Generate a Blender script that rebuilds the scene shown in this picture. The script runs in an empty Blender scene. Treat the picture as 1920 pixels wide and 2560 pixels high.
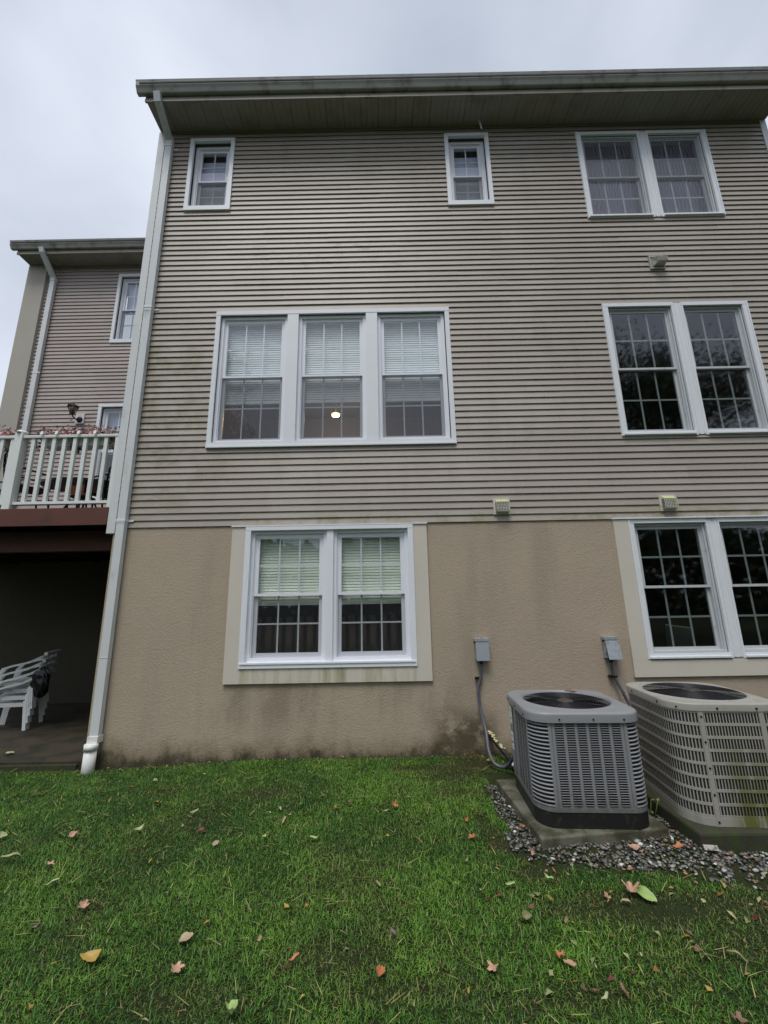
import bpy, math, random
import numpy as np
from mathutils import Vector, Matrix
random.seed(7); rng = np.random.default_rng(7)
sc = bpy.context.scene
PI = math.pi

# ------------------------------------------------------------------ camera
CAM = Vector((0.0, -5.7, 1.88))
def cam_axes(p, r, y):
    cy, sy, cp, sp, cr, sr = math.cos(y), math.sin(y), math.cos(p), math.sin(p), math.cos(r), math.sin(r)
    fwd = Vector((sy*cp, cy*cp, sp)); right = Vector((cy, -sy, 0)); up = right.cross(fwd)
    return cr*right + sr*up, -sr*right + cr*up, fwd
RX, UP, FW = cam_axes(0.220949433, -0.0177696909, -0.00256757186)
cd = bpy.data.cameras.new('camera'); cam = bpy.data.objects.new('camera', cd); sc.collection.objects.link(cam)
cd.sensor_fit = 'HORIZONTAL'; cd.sensor_width = 36.0; cd.lens = 1020/1920*36.0
cd.clip_start = 0.05; cd.clip_end = 1500
cam.matrix_world = Matrix(((RX.x, UP.x, -FW.x, CAM.x), (RX.y, UP.y, -FW.y, CAM.y), (RX.z, UP.z, -FW.z, CAM.z), (0, 0, 0, 1)))
sc.camera = cam
def gp(fx, fy, z=0.0):
    """where the sight line through a point of the photograph (1659 x 2212) meets the level z"""
    u = (fx*1920/1659-960)/1020; v = -(fy*1920/1659-1280)/1020
    d = RX*u + UP*v + FW
    t = (z-CAM.z)/d.z
    return CAM.x+d.x*t, CAM.y+d.y*t

# ------------------------------------------------------------------ sky, sun, exposure
w = bpy.data.worlds.new('World'); sc.world = w; w.use_nodes = True
N = w.node_tree; N.nodes.clear(); L = N.links
out = N.nodes.new('ShaderNodeOutputWorld'); bg = N.nodes.new('ShaderNodeBackground'); bg2 = N.nodes.new('ShaderNodeBackground')
mx = N.nodes.new('ShaderNodeMixShader'); sky = N.nodes.new('ShaderNodeTexSky')
sky.sky_type = 'NISHITA'; sky.sun_disc = False
SUN_EL, SUN_AZ = math.radians(64), math.radians(196)     # azimuth measured clockwise from +Y
sky.sun_elevation = SUN_EL; sky.sun_rotation = SUN_AZ
tc = N.nodes.new('ShaderNodeTexCoord'); mp = N.nodes.new('ShaderNodeMapping'); mp.inputs['Scale'].default_value = (1, 1, 1.6)
nz = N.nodes.new('ShaderNodeTexNoise'); nz.inputs['Scale'].default_value = 1.7; nz.inputs['Detail'].default_value = 5; nz.inputs['Roughness'].default_value = .45; nz.inputs['Distortion'].default_value = .35
cr = N.nodes.new('ShaderNodeValToRGB'); e = cr.color_ramp.elements
e[0].position = .34; e[0].color = (.345, .383, .455, 1); e[1].position = .64; e[1].color = (.58, .622, .705, 1)
L.new(tc.outputs['Generated'], mp.inputs[0]); L.new(mp.outputs[0], nz.inputs['Vector']); L.new(nz.outputs['Fac'], cr.inputs[0])
L.new(sky.outputs[0], bg.inputs[0]); bg.inputs[1].default_value = 0.06
L.new(cr.outputs[0], bg2.inputs[0]); bg2.inputs[1].default_value = 1.0
mx.inputs[0].default_value = .92
L.new(bg.outputs[0], mx.inputs[1]); L.new(bg2.outputs[0], mx.inputs[2]); L.new(mx.outputs[0], out.inputs[0])
sd = bpy.data.lights.new('sun', 'SUN'); sd.energy = 1.5; sd.angle = math.radians(24); sd.color = (1, .97, .93)
so = bpy.data.objects.new('sun', sd); sc.collection.objects.link(so)
dv = Vector((math.sin(SUN_AZ)*math.cos(SUN_EL), math.cos(SUN_AZ)*math.cos(SUN_EL), math.sin(SUN_EL)))
so.rotation_euler = dv.to_track_quat('Z', 'Y').to_euler()
sc.view_settings.view_transform = 'Standard'; sc.view_settings.look = 'None'
sc.view_settings.exposure = 0.55; sc.view_settings.gamma = 1.0; sc.view_settings.use_curve_mapping = False

# ------------------------------------------------------------------ materials
def nodemat(name):
    m = bpy.data.materials.new(name); m.use_nodes = True
    return m, m.node_tree, m.node_tree.nodes['Principled BSDF']
def nd(t, kind, **kw):
    n = t.nodes.new('ShaderNode'+kind)
    for k, v in kw.items():
        if k in n.inputs: n.inputs[k].default_value = v
        else: setattr(n, k, v)
    return n
def math_(t, op, a, b=None, clamp=False):
    n = t.nodes.new('ShaderNodeMath'); n.operation = op; n.use_clamp = clamp
    for i, x in enumerate((a, b)):
        if x is None: continue
        if isinstance(x, (int, float)): n.inputs[i].default_value = x
        else: t.links.new(x, n.inputs[i])
    return n.outputs[0]
def mixc(t, f, a, b):
    n = t.nodes.new('ShaderNodeMix'); n.data_type = 'RGBA'
    for s, x in ((n.inputs[0], f), (n.inputs[6], a), (n.inputs[7], b)):
        if isinstance(x, (int, float)): s.default_value = x
        elif isinstance(x, tuple): s.default_value = (*x, 1)
        else: t.links.new(x, s)
    return n.outputs[2]
def ramp(t, x, lo, hi, a=0., b=1.):
    n = t.nodes.new('ShaderNodeMapRange'); n.inputs[1].default_value = lo; n.inputs[2].default_value = hi
    n.inputs[3].default_value = a; n.inputs[4].default_value = b; n.interpolation_type = 'SMOOTHSTEP'
    t.links.new(x, n.inputs[0]); return n.outputs[0]
def pos(t, scale=(1, 1, 1), local=False):
    if local: s = t.nodes.new('ShaderNodeTexCoord').outputs['Object']
    else: s = t.nodes.new('ShaderNodeNewGeometry').outputs['Position']
    m = t.nodes.new('ShaderNodeMapping'); m.inputs['Scale'].default_value = scale
    t.links.new(s, m.inputs[0]); return m.outputs[0]
def noise(t, scale, detail=4, rough=.55, vec=None, sc3=(1, 1, 1), local=False):
    n = nd(t, 'TexNoise', Scale=scale, Detail=detail, Roughness=rough)
    t.links.new(vec if vec else pos(t, sc3, local), n.inputs['Vector']); return n.outputs['Fac']
def sep(t):
    s = t.nodes.new('ShaderNodeSeparateXYZ'); t.links.new(t.nodes.new('ShaderNodeNewGeometry').outputs['Position'], s.inputs[0]); return s.outputs
def bump(t, b, h, strength=.3, dist=.01):
    n = nd(t, 'Bump', Strength=strength, Distance=dist); t.links.new(h, n.inputs['Height']); t.links.new(n.outputs[0], b.inputs['Normal'])
def box_mask(t, co, x0, x1, z0, z1, soft=.25):
    """soft patch with its own outline on the facade (dirt, mildew)"""
    a = ramp(t, co[0], x0-soft, x0+soft); b = ramp(t, co[0], x1-soft, x1+soft, 1, 0)
    c = ramp(t, co[2], z0-soft, z0+soft); d = ramp(t, co[2], z1-soft, z1+soft, 1, 0)
    return math_(t, 'MULTIPLY', math_(t, 'MULTIPLY', a, b), math_(t, 'MULTIPLY', c, d))
def simple(name, col, rough=.5, var=.12, scale=6., metal=0., bmp=0., bscale=200., local=False, spec=.5, dirt=None, dirt_lo=.55, dirt_hi=.75, dirt_scale=3.):
    m, t, b = nodemat(name)
    n = noise(t, scale, local=local)
    c = mixc(t, n, tuple(x*(1-var) for x in col), tuple(min(1, x*(1+var)) for x in col))
    if dirt:
        dn = ramp(t, noise(t, dirt_scale, 6, .65, local=local), dirt_lo, dirt_hi); c = mixc(t, dn, c, dirt)
    t.links.new(c, b.inputs['Base Color']); b.inputs['Roughness'].default_value = rough; b.inputs['Metallic'].default_value = metal
    b.inputs['Specular IOR Level'].default_value = spec
    if bmp: bump(t, b, noise(t, bscale, 3, local=local), bmp, .004)
    return m

M = {}
def siding_mat(name, col, seed):
    m, t, b = nodemat(name); co = sep(t)
    info = t.nodes.new('ShaderNodeObjectInfo').outputs['Random']
    base = mixc(t, info, tuple(x*.93 for x in col), tuple(x*1.06 for x in col))
    big = noise(t, .55, 4, .6)                                    # chalky, faded areas
    base = mixc(t, ramp(t, big, .42, .72, 0, .42), base, (.50, .465, .425))
    streak = noise(t, 2.2, 5, .65, sc3=(1, 1, .28))
    base = mixc(t, ramp(t, streak, .50, .76, 0, .34), base, (.225, .20, .165))
    grain = noise(t, 14, 5, .6, sc3=(1, 1, 16))
    base = mixc(t, ramp(t, grain, .35, .7, 0, .22), base, (.25, .23, .205))
    # black mildew below the top windows
    sp = noise(t, 5.2, 8, .72, sc3=(1, 1, 2.6))
    mk = box_mask(t, co, -2.3, .6, 7.25, 7.95, .35)
    base = mixc(t, math_(t, 'MULTIPLY', ramp(t, sp, .51, .64), math_(t, 'MULTIPLY', mk, .6)), base, (.12, .108, .09))
    # green algae along the damp left edge and above the lower window
    al = ramp(t, noise(t, 1.6, 6, .7, sc3=(1, 1, 1.4)), .42, .66)
    mk2 = box_mask(t, co, -6., -2.55, 3.3, 6.2, .8)
    base = mixc(t, math_(t, 'MULTIPLY', al, math_(t, 'MULTIPLY', mk2, .8)), base, (.19, .172, .085))
    mk3 = box_mask(t, co, -2., 6.4, 2.95, 3.12, .06)
    base = mixc(t, math_(t, 'MULTIPLY', ramp(t, noise(t, 3.1, 6, .7), .45, .62), math_(t, 'MULTIPLY', mk3, .6)), base, (.21, .21, .08))
    t.links.new(base, b.inputs['Base Color']); b.inputs['Roughness'].default_value = .48; b.inputs['Specular IOR Level'].default_value = .4
    bump(t, b, noise(t, 60, 4, .6, sc3=(1, 1, 9)), .22, .004)
    return m
M['siding'] = siding_mat('siding', (.368, .322, .272), 0)
M['siding_pink'] = siding_mat('siding_pink', (.385, .325, .298), 1)

def stucco_mat(name, col, stains=True):
    m, t, b = nodemat(name); co = sep(t)
    base = mixc(t, noise(t, 1.1, 5, .6), tuple(x*.86 for x in col), tuple(x*1.10 for x in col))
    base = mixc(t, ramp(t, noise(t, 90, 3, .6), .3, .75, 0, .35), base, tuple(x*.72 for x in col))
    if stains:
        run = noise(t, 1.5, 6, .6, sc3=(1, 1, .16))
        base = mixc(t, ramp(t, run, .5, .74, 0, .38), base, tuple(x*.6 for x in col))
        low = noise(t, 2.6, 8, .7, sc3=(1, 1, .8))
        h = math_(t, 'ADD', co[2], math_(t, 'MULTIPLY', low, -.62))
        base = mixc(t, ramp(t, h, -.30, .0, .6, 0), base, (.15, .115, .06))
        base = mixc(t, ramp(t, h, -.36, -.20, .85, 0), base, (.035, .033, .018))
        mk = box_mask(t, co, .62, 1.35, -.2, .48, .16)
        base = mixc(t, math_(t, 'MULTIPLY', ramp(t, noise(t, 3.3, 7, .65), .36, .56), math_(t, 'MULTIPLY', mk, .85)), base, (.07, .052, .026))
        mk2 = box_mask(t, co, -2.3, .9, .35, .95, .18)
        base = mixc(t, math_(t, 'MULTIPLY', ramp(t, noise(t, 1.9, 6, .6, sc3=(1, 1, .4)), .42, .66), math_(t, 'MULTIPLY', mk2, .45)), base, (.16, .125, .082))
    t.links.new(base, b.inputs['Base Color']); b.inputs['Roughness'].default_value = .9; b.inputs['Specular IOR Level'].default_value = .25
    v = nd(t, 'TexNoise', Scale=46., Detail=5., Roughness=.62, Distortion=1.4); t.links.new(pos(t), v.inputs['Vector'])
    v2 = nd(t, 'TexNoise', Scale=13., Detail=3., Roughness=.5, Distortion=2.2); t.links.new(pos(t, (1, 1, 1.6)), v2.inputs['Vector'])
    bump(t, b, math_(t, 'ADD', v.outputs['Fac'], math_(t, 'MULTIPLY', v2.outputs['Fac'], .30)), .62, .018)
    return m
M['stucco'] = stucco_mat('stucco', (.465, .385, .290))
M['stucco_shade'] = stucco_mat('stucco_shade', (.085, .078, .055), False)  # darker stucco copy for the recess, shade under the deck put into its colour
def surround_mat():
    m, t, b = nodemat('surround'); co = sep(t); col = (.61, .565, .485)
    base = mixc(t, noise(t, 2., 5), tuple(x*.92 for x in col), tuple(x*1.06 for x in col))
    drip = noise(t, 9, 6, .65, sc3=(1, 1, .12))
    mk = box_mask(t, co, -1.95, .42, .80, 1.10, .05)
    base = mixc(t, math_(t, 'MULTIPLY', ramp(t, drip, .42, .62), math_(t, 'MULTIPLY', mk, .5)), base, (.30, .31, .13))
    base = mixc(t, math_(t, 'MULTIPLY', ramp(t, drip, .60, .7), math_(t, 'MULTIPLY', mk, .4)), base, (.12, .12, .06))
    t.links.new(base, b.inputs['Base Color']); b.inputs['Roughness'].default_value = .85; b.inputs['Specular IOR Level'].default_value = .3
    bump(t, b, noise(t, 70, 4), .35, .006); return m
M['surround'] = surround_mat()
M['white'] = simple('white_trim', (.75, .775, .80), .42, .05, 3., dirt=(.40, .40, .37), dirt_lo=.63, dirt_hi=.85, dirt_scale=9.)
M['vinyl'] = simple('white_vinyl', (.78, .80, .85), .35, .04, 3., dirt=(.42, .41, .40), dirt_lo=.66, dirt_hi=.86, dirt_scale=14.)
M['corner'] = simple('corner_board', (.64, .66, .65), .4, .08, 2.2, dirt=(.33, .34, .28), dirt_lo=.56, dirt_hi=.8, dirt_scale=1.6)
M['downspout'] = simple('downspout', (.63, .655, .655), .35, .08, 2.0, dirt=(.38, .40, .36), dirt_lo=.55, dirt_hi=.8, dirt_scale=2.2)
M['vinyl_dirty'] = simple('vinyl_dirty', (.42, .42, .38), .6, .15, 20., dirt=(.13, .13, .08), dirt_lo=.45, dirt_hi=.6, dirt_scale=30.)
M['board'] = simple('dull_board', (.12, .125, .12), .8, .2, 6.)
M['violet_dark'] = simple('violet_shade', (.34, .33, .42), .8, .1, 5.)
M['pvc'] = simple('white_pvc', (.74, .75, .72), .4, .05, 4., dirt=(.42, .37, .27), dirt_lo=.55, dirt_hi=.75, dirt_scale=9.)
M['muntin'] = simple('muntin', (.74, .78, .82), .5, .03, 3.)
M['muntin_grey'] = simple('muntin_grey', (.27, .30, .295), .5, .06, 6.); M['sash_grey'] = simple('sash_grey', (.50, .53, .54), .5, .06, 4., dirt=(.3, .31, .29), dirt_lo=.55, dirt_hi=.8, dirt_scale=12.)
M['soffit'] = simple('soffit', (.30, .285, .24), .6, .12, 2.5, dirt=(.20, .185, .145), dirt_lo=.5, dirt_hi=.75, dirt_scale=1.5)
M['gutter'] = simple('gutter', (.36, .36, .325), .45, .15, 3.0, dirt=(.16, .16, .12), dirt_lo=.47, dirt_hi=.72, dirt_scale=4.)
M['fascia'] = simple('fascia', (.27, .25, .205), .5, .15, 3.0, dirt=(.10, .09, .07), dirt_lo=.5, dirt_hi=.7, dirt_scale=2.)
M['pilaster'] = simple('pilaster', (.40, .375, .32), .85, .07, 2., bmp=.4, bscale=60)
M['shingle'] = simple('roof_shingle', (.09, .085, .08), .9, .3, 12.)
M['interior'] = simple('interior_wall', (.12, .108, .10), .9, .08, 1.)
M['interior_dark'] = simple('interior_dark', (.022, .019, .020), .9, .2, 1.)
M['interior_floor'] = simple('interior_floor', (.10, .06, .04), .7, .2, 2.)
M['blind'] = simple('blind', (.86, .93, .95), .6, .04, 2.)
M['blind_green'] = simple('blind_green', (.80, .88, .74), .6, .04, 2.)
M['valance'] = simple('valance', (.13, .115, .14), .8, .25, 20.)
M['shade_violet'] = simple('pale_shade', (.62, .64, .80), .7, .04, 3.)
M['lace'] = simple('lace_curtain', (.58, .63, .66), .8, .22, 26.)
M['curtain'] = simple('curtain', (.11, .07, .065), .9, .3, 14.)
M['dark'] = simple('dark_gap', (.006, .006, .007), .9, .1)
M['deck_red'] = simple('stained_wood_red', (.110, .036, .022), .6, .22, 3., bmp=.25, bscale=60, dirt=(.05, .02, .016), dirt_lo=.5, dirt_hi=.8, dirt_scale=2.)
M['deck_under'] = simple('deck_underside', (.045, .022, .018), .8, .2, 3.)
M['rail'] = simple('rail_white', (.72, .75, .72), .4, .06, 3., dirt=(.50, .58, .38), dirt_lo=.58, dirt_hi=.82, dirt_scale=5.)
M['concrete'] = simple('concrete', (.145, .138, .105), .85, .22, 5., bmp=.6, bscale=90, dirt=(.045, .045, .022), dirt_lo=.40, dirt_hi=.60, dirt_scale=4.5)
M['concrete_moss'] = simple('concrete_moss', (.036, .034, .021), .9, .3, 8., bmp=.6, bscale=80, dirt=(.035, .05, .012), dirt_lo=.42, dirt_hi=.6, dirt_scale=7.)
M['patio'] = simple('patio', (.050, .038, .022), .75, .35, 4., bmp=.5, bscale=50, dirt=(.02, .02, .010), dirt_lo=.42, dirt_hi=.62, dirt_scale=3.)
M['ac_grey'] = simple('grey_enamel', (.275, .280, .288), .42, .06, 4., dirt=(.10, .10, .10), dirt_lo=.6, dirt_hi=.85, dirt_scale=7., bmp=.05, bscale=300)
def ac1_mat():
    m = simple('grey_enamel', (.250, .256, .266), .42, .07, 4., dirt=(.14, .14, .135), dirt_lo=.6, dirt_hi=.85, dirt_scale=7., bmp=.05, bscale=300); t = m.node_tree; b = t.nodes['Principled BSDF']; co = sep(t)
    old = b.inputs['Base Color'].links[0].from_socket
    h = math_(t, 'ADD', co[2], math_(t, 'MULTIPLY', noise(t, 16, 6, .7, sc3=(1, 1, .5)), -.36))
    t.links.new(mixc(t, ramp(t, h, -.02, .20, .62, 0), old, (.055, .055, .04)), b.inputs['Base Color']); return m
M['ac_grey'] = ac1_mat()
M['ac_slot'] = simple('slot_shadow', (.018, .018, .02), .8, .1)
M['ac_coil'] = simple('coil', (.03, .03, .03), .7, .3, 60.)
M['ac_base'] = simple('black_base', (.012, .012, .012), .5, .2, 8., dirt=(.04, .042, .02), dirt_lo=.55, dirt_hi=.7, dirt_scale=12.)
M['guard'] = simple('guard_wire', (.014, .014, .018), .4, .1)
M['hub'] = simple('fan_hub', (.055, .05, .038), .45, .2, 8.)
def ac2_mat():
    m, t, b = nodemat('beige_enamel'); co = sep(t); col = (.36, .345, .305)
    base = mixc(t, noise(t, 3., 5), tuple(x*.85 for x in col), tuple(x*1.08 for x in col))
    st = noise(t, 9, 5, .6, sc3=(1, 1, .25))
    base = mixc(t, ramp(t, st, .5, .72, 0, .5), base, (.20, .19, .16))
    mk = box_mask(t, co, 2.70, 3.04, -.5, .74, .08)
    front = ramp(t, co[1], -1.9, -1.8, 1, 0)
    al = ramp(t, noise(t, 11, 4, .6, sc3=(1, 1, .16)), .36, .5)
    hz = ramp(t, co[2], .12, .78, 1, .35)
    f = math_(t, 'MULTIPLY', math_(t, 'MULTIPLY', mk, front), math_(t, 'MULTIPLY', al, hz))
    base = mixc(t, math_(t, 'MULTIPLY', f, .95), base, (.115, .125, .018))
    t.links.new(base, b.inputs['Base Color']); b.inputs['Roughness'].default_value = .5
    return m
M['ac_beige'] = ac2_mat()
M['box_grey'] = simple('galvanised_box', (.36, .40, .43), .45, .15, 7., metal=.2, dirt=(.17, .18, .18), dirt_lo=.5, dirt_hi=.7, dirt_scale=14.)
M['conduit'] = simple('conduit', (.085, .09, .11), .4, .1, 8.)
M['rubber'] = simple('black_rubber', (.012, .012, .013), .5, .2, 12.)
M['foam'] = simple('yellow_foam', (.55, .48, .25), .9, .2, 30., bmp=.6)
M['vent'] = simple('vent_plastic', (.60, .60, .53), .5, .08, 10., dirt=(.45, .45, .08), dirt_lo=.5, dirt_hi=.68, dirt_scale=9.)
M['vent_beige'] = simple('vent_beige', (.40, .39, .33), .5, .12, 10.)
M['vent_moss'] = simple('vent_moss', (.55, .54, .24), .7, .2, 14.)
M['vent_dark'] = simple('vent_inside', (.05, .05, .04), .8, .1)
M['lantern'] = simple('bronze', (.07, .04, .03), .4, .2, 8., metal=.4)
M['lantern_glass'] = simple('lantern_glass', (.18, .17, .14), .15, .1)
M['resin'] = simple('white_resin', (.78, .81, .80), .4, .04, 4., dirt=(.32, .34, .27), dirt_lo=.58, dirt_hi=.8, dirt_scale=6.)
M['bag'] = simple('black_bag', (.006, .006, .007), .35, .2)
M['metal_black'] = simple('dark_metal', (.009, .006, .008), .5, .2, spec=.25)
M['terracotta'] = simple('terracotta', (.35, .10, .055), .8, .15)
M['flowerbox'] = simple('flower_box', (.80, .82, .82), .6, .1)
M['blossom'] = simple('pink_blossom', (.78, .44, .42), .7, .35, 40.)
M['flower_leaf'] = simple('flower_leaf', (.06, .055, .025), .7, .5, 25.)
M['sticker'] = simple('sticker', (.78, .80, .76), .5, .04)
M['sticker_ink'] = simple('sticker_ink', (.03, .04, .04), .6, .1)
M['sticker_green'] = simple('sticker_green', (.35, .42, .06), .6, .1)
M['bark'] = simple('bark', (.075, .055, .04), .95, .3, 12.)
M['tree_leaf'] = simple('tree_leaf', (.055, .075, .022), .7, .55, 1.2)
M['pine_needle'] = simple('pine_needle', (.05, .085, .03), .6, .4, 3.)
M['weed'] = simple('weed_leaf', (.16, .24, .06), .55, .2, 20.)

def glass_mat(name, tint, rough=.0, refl=1.0, wav=.02):
    m, t, b = nodemat(name); t.nodes.remove(b); o = t.nodes['Material Output']
    g = nd(t, 'BsdfGlossy', Roughness=rough); g.inputs['Color'].default_value = (.95, .97, 1, 1)
    tr = t.nodes.new('ShaderNodeBsdfTransparent'); tr.inputs[0].default_value = (*tint, 1)
    fr = nd(t, 'LayerWeight', Blend=.5)      # the same from both faces of a thin pane; two panes of glass reflect from four surfaces
    p5 = math_(t, 'POWER', fr.outputs['Facing'], 4.5); f = math_(t, 'ADD', math_(t, 'MULTIPLY', p5, .80), .125*refl, True)
    bp = nd(t, 'Bump', Strength=.10, Distance=wav*.16); t.links.new(noise(t, 1.7, 2, .4), bp.inputs['Height']); t.links.new(bp.outputs[0], g.inputs['Normal'])
    mix = t.nodes.new('ShaderNodeMixShader'); t.links.new(f, mix.inputs[0]); t.links.new(tr.outputs[0], mix.inputs[1]); t.links.new(g.outputs[0], mix.inputs[2])
    t.links.new(mix.outputs[0], o.inputs[0]); return m
M['glass'] = glass_mat('glass', (.95, .97, .97))
M['glass_dark'] = glass_mat('glass_dark', (.80, .84, .84), rough=.035, refl=1.0, wav=.03)
def screen_mat(name, alpha, col):
    m, t, b = nodemat(name); b.inputs['Base Color'].default_value = (*col, 1); b.inputs['Roughness'].default_value = .7
    # woven mesh: fine warp and weft threads, too fine for geometry
    wv = nd(t, 'TexNoise', Scale=300.); t.links.new(pos(t), wv.inputs['Vector'])
    t.links.new(math_(t, 'ADD', math_(t, 'MULTIPLY', wv.outputs['Fac'], .25), alpha-.12), b.inputs['Alpha']); return m
M['screen'] = screen_mat('insect_screen', .42, (.085, .095, .115)); M['screen_thin'] = screen_mat('insect_screen_thin', .22, (.05, .05, .055))
def moire_mat():
    m, t, b = nodemat('screen_moire'); b.inputs['Roughness'].default_value = .7
    wv = nd(t, 'TexWave', Scale=5.5, Distortion=9.0, Detail=2.0); wv.inputs['Detail Scale'].default_value = .8
    t.links.new(pos(t, (1, 1, .8)), wv.inputs['Vector'])
    t.links.new(mixc(t, wv.outputs['Fac'], (.16, .15, .18), (.27, .26, .31)), b.inputs['Base Color'])
    t.links.new(math_(t, 'ADD', math_(t, 'MULTIPLY', wv.outputs['Fac'], .16), .24), b.inputs['Alpha']); return m
M['screen_moire'] = moire_mat()
m, t, b = nodemat('lamp_glow'); b.inputs['Base Color'].default_value = (1, .8, .5, 1); b.inputs['Emission Color'].default_value = (1, .60, .22, 1); b.inputs['Emission Strength'].default_value = 3.2; M['lamp'] = m

def attr_mat(name, rough=.55, spec=.35, attr='tint', trans=0.0):
    m, t, b = nodemat(name); a = nd(t, 'Attribute', attribute_name=attr)
    t.links.new(a.outputs['Color'], b.inputs['Base Color']); b.inputs['Roughness'].default_value = rough; b.inputs['Specular IOR Level'].default_value = spec
    return m
M['blade'] = attr_mat('grass_blade', .5, .3); M['stone'] = attr_mat('stone', .45, .5)
def ground_mat():
    m, t, b = nodemat('ground_soil'); co = sep(t)
    g = mixc(t, noise(t, 9, 6, .7), (.018, .032, .008), (.042, .070, .016))
    g = mixc(t, ramp(t, noise(t, 60, 4, .7), .42, .62), g, (.022, .020, .010))
    g = mixc(t, ramp(t, noise(t, 1.3, 5, .6), .52, .70, 0, .7), g, (.045, .034, .018))
    t.links.new(g, b.inputs['Base Color']); b.inputs['Roughness'].default_value = .95; b.inputs['Specular IOR Level'].default_value = .2
    bump(t, b, noise(t, 70, 5, .7), .8, .02); return m
M['ground'] = ground_mat()

# ------------------------------------------------------------------ mesh helpers
class MB:
    def __init__(s): s.v = []; s.f = []; s.m = []; s.sm = []
    def add(s, vs, fs, mi=0, smooth=False):
        o = len(s.v); s.v += [tuple(p) for p in vs]; s.f += [tuple(o+i for i in f) for f in fs]
        s.m += [mi]*len(fs); s.sm += [smooth]*len(fs); return s
    def box(s, x0, x1, y0, y1, z0, z1, mi=0):
        return s.add([(x, y, z) for z in (z0, z1) for y in (y0, y1) for x in (x0, x1)],
                     [(0, 2, 3, 1), (4, 5, 7, 6), (0, 1, 5, 4), (2, 6, 7, 3), (0, 4, 6, 2), (1, 3, 7, 5)], mi)
    def bar(s, a, b, wd, th, up=(0, 0, 1), mi=0):
        a, b = Vector(a), Vector(b); d = (b-a).normalized(); u = Vector(up)
        sx = d.cross(u)
        if sx.length < 1e-4: sx = d.cross(Vector((1, 0, 0)))
        sx.normalize(); uu = sx.cross(d).normalized()
        vs = [p+sx*(i*wd/2)+uu*(j*th/2) for p in (a, b) for j in (-1, 1) for i in (-1, 1)]
        return s.add(vs, [(0, 2, 3, 1), (4, 5, 7, 6), (0, 1, 5, 4), (2, 6, 7, 3), (0, 4, 6, 2), (1, 3, 7, 5)], mi)
    def prism(s, prof, x0, x1, mi=0, caps=True, close=True, smooth=False):
        """(y, z) outline swept along x"""
        n = len(prof); vs = [(x0, y, z) for y, z in prof]+[(x1, y, z) for y, z in prof]
        k = n if close else n-1
        s.add(vs, [(i, (i+1) % n, n+(i+1) % n, n+i) for i in range(k)], mi, smooth)
        if caps: s.f += [tuple(range(len(s.v)-2*n, len(s.v)-n))[::-1], tuple(range(len(s.v)-n, len(s.v)))]; s.m += [mi]*2; s.sm += [False]*2
        return s
    def tube(s, pts, r, n=8, mi=0, cap=True, rx=None):
        pts = [Vector(p) for p in pts]; o = len(s.v); prev = None
        rs = r if isinstance(r, (list, tuple)) else [r]*len(pts)
        for i, p in enumerate(pts):
            d = (pts[min(i+1, len(pts)-1)]-pts[max(i-1, 0)]).normalized()
            if prev is None:
                a = d.cross(Vector((0, 0, 1)));  a = a if a.length > .05 else d.cross(Vector((1, 0, 0)))
            else: a = prev-d*prev.dot(d)
            a.normalize(); prev = a; bb = d.cross(a)
            s.v += [tuple(p+a*(rs[i]*math.cos(2*PI*k/n))+bb*(rs[i]*math.sin(2*PI*k/n))) for k in range(n)]
        fs = [(o+i*n+k, o+i*n+(k+1) % n, o+(i+1)*n+(k+1) % n, o+(i+1)*n+k) for i in range(len(pts)-1) for k in range(n)]
        s.f += fs; s.m += [mi]*len(fs); s.sm += [True]*len(fs)
        if cap:
            s.f += [tuple(o+k for k in range(n))[::-1], tuple(o+(len(pts)-1)*n+k for k in range(n))]; s.m += [mi]*2; s.sm += [False]*2
        return s
    def wallring(s, path, z0, z1, off0, off1, mi=0, closed=True, smooth=True):
        """band that follows a plan path [(x, y, nx, ny)], between two outward offsets"""
        n = len(path); o = len(s.v)
        for (x, y, nx, ny) in path:
            s.v += [(x+nx*off1, y+ny*off1, z0), (x+nx*off1, y+ny*off1, z1), (x+nx*off0, y+ny*off0, z1), (x+nx*off0, y+ny*off0, z0)]
        k = n if closed else n-1; fs = []
        for i in range(k):
            a = o+4*i; b = o+4*((i+1) % n)
            for q in range(4): fs.append((a+q, b+q, b+(q+1) % 4, a+(q+1) % 4))
        if not closed: fs += [(o, o+1, o+2, o+3), (o+4*(n-1)+3, o+4*(n-1)+2, o+4*(n-1)+1, o+4*(n-1))]
        s.f += fs; s.m += [mi]*len(fs); s.sm += [False]*len(fs)
        return s
    def build(s, name, mats, parent=None, loc=None, rz=0., fix=True):
        me = bpy.data.meshes.new(name); me.from_pydata(s.v, [], s.f)
        if not isinstance(mats, (list, tuple)): mats = [mats]
        for x in mats: me.materials.append(M[x] if isinstance(x, str) else x)
        me.polygons.foreach_set('material_index', s.m); me.polygons.foreach_set('use_smooth', s.sm)
        if fix:
            import bmesh
            bm = bmesh.new(); bm.from_mesh(me); bmesh.ops.recalc_face_normals(bm, faces=bm.faces); bm.to_mesh(me); bm.free()
        me.update()
        o = bpy.data.objects.new(name, me); sc.collection.objects.link(o)
        if loc is not None: o.location = loc
        if rz: o.rotation_euler.z = rz
        if parent is not None: o.parent = parent
        return o
def tag(o, label=None, cat=None, group=None, kind=None):
    if label: o['label'] = label
    if cat: o['category'] = cat
    if group: o['group'] = group
    if kind: o['kind'] = kind
    return o
def empty(name, loc=(0, 0, 0), rz=0., label=None, cat=None, group=None):
    o = bpy.data.objects.new(name, None); sc.collection.objects.link(o); o.location = loc; o.rotation_euler.z = rz
    o.empty_display_size = .1
    return tag(o, label, cat, group)
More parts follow.
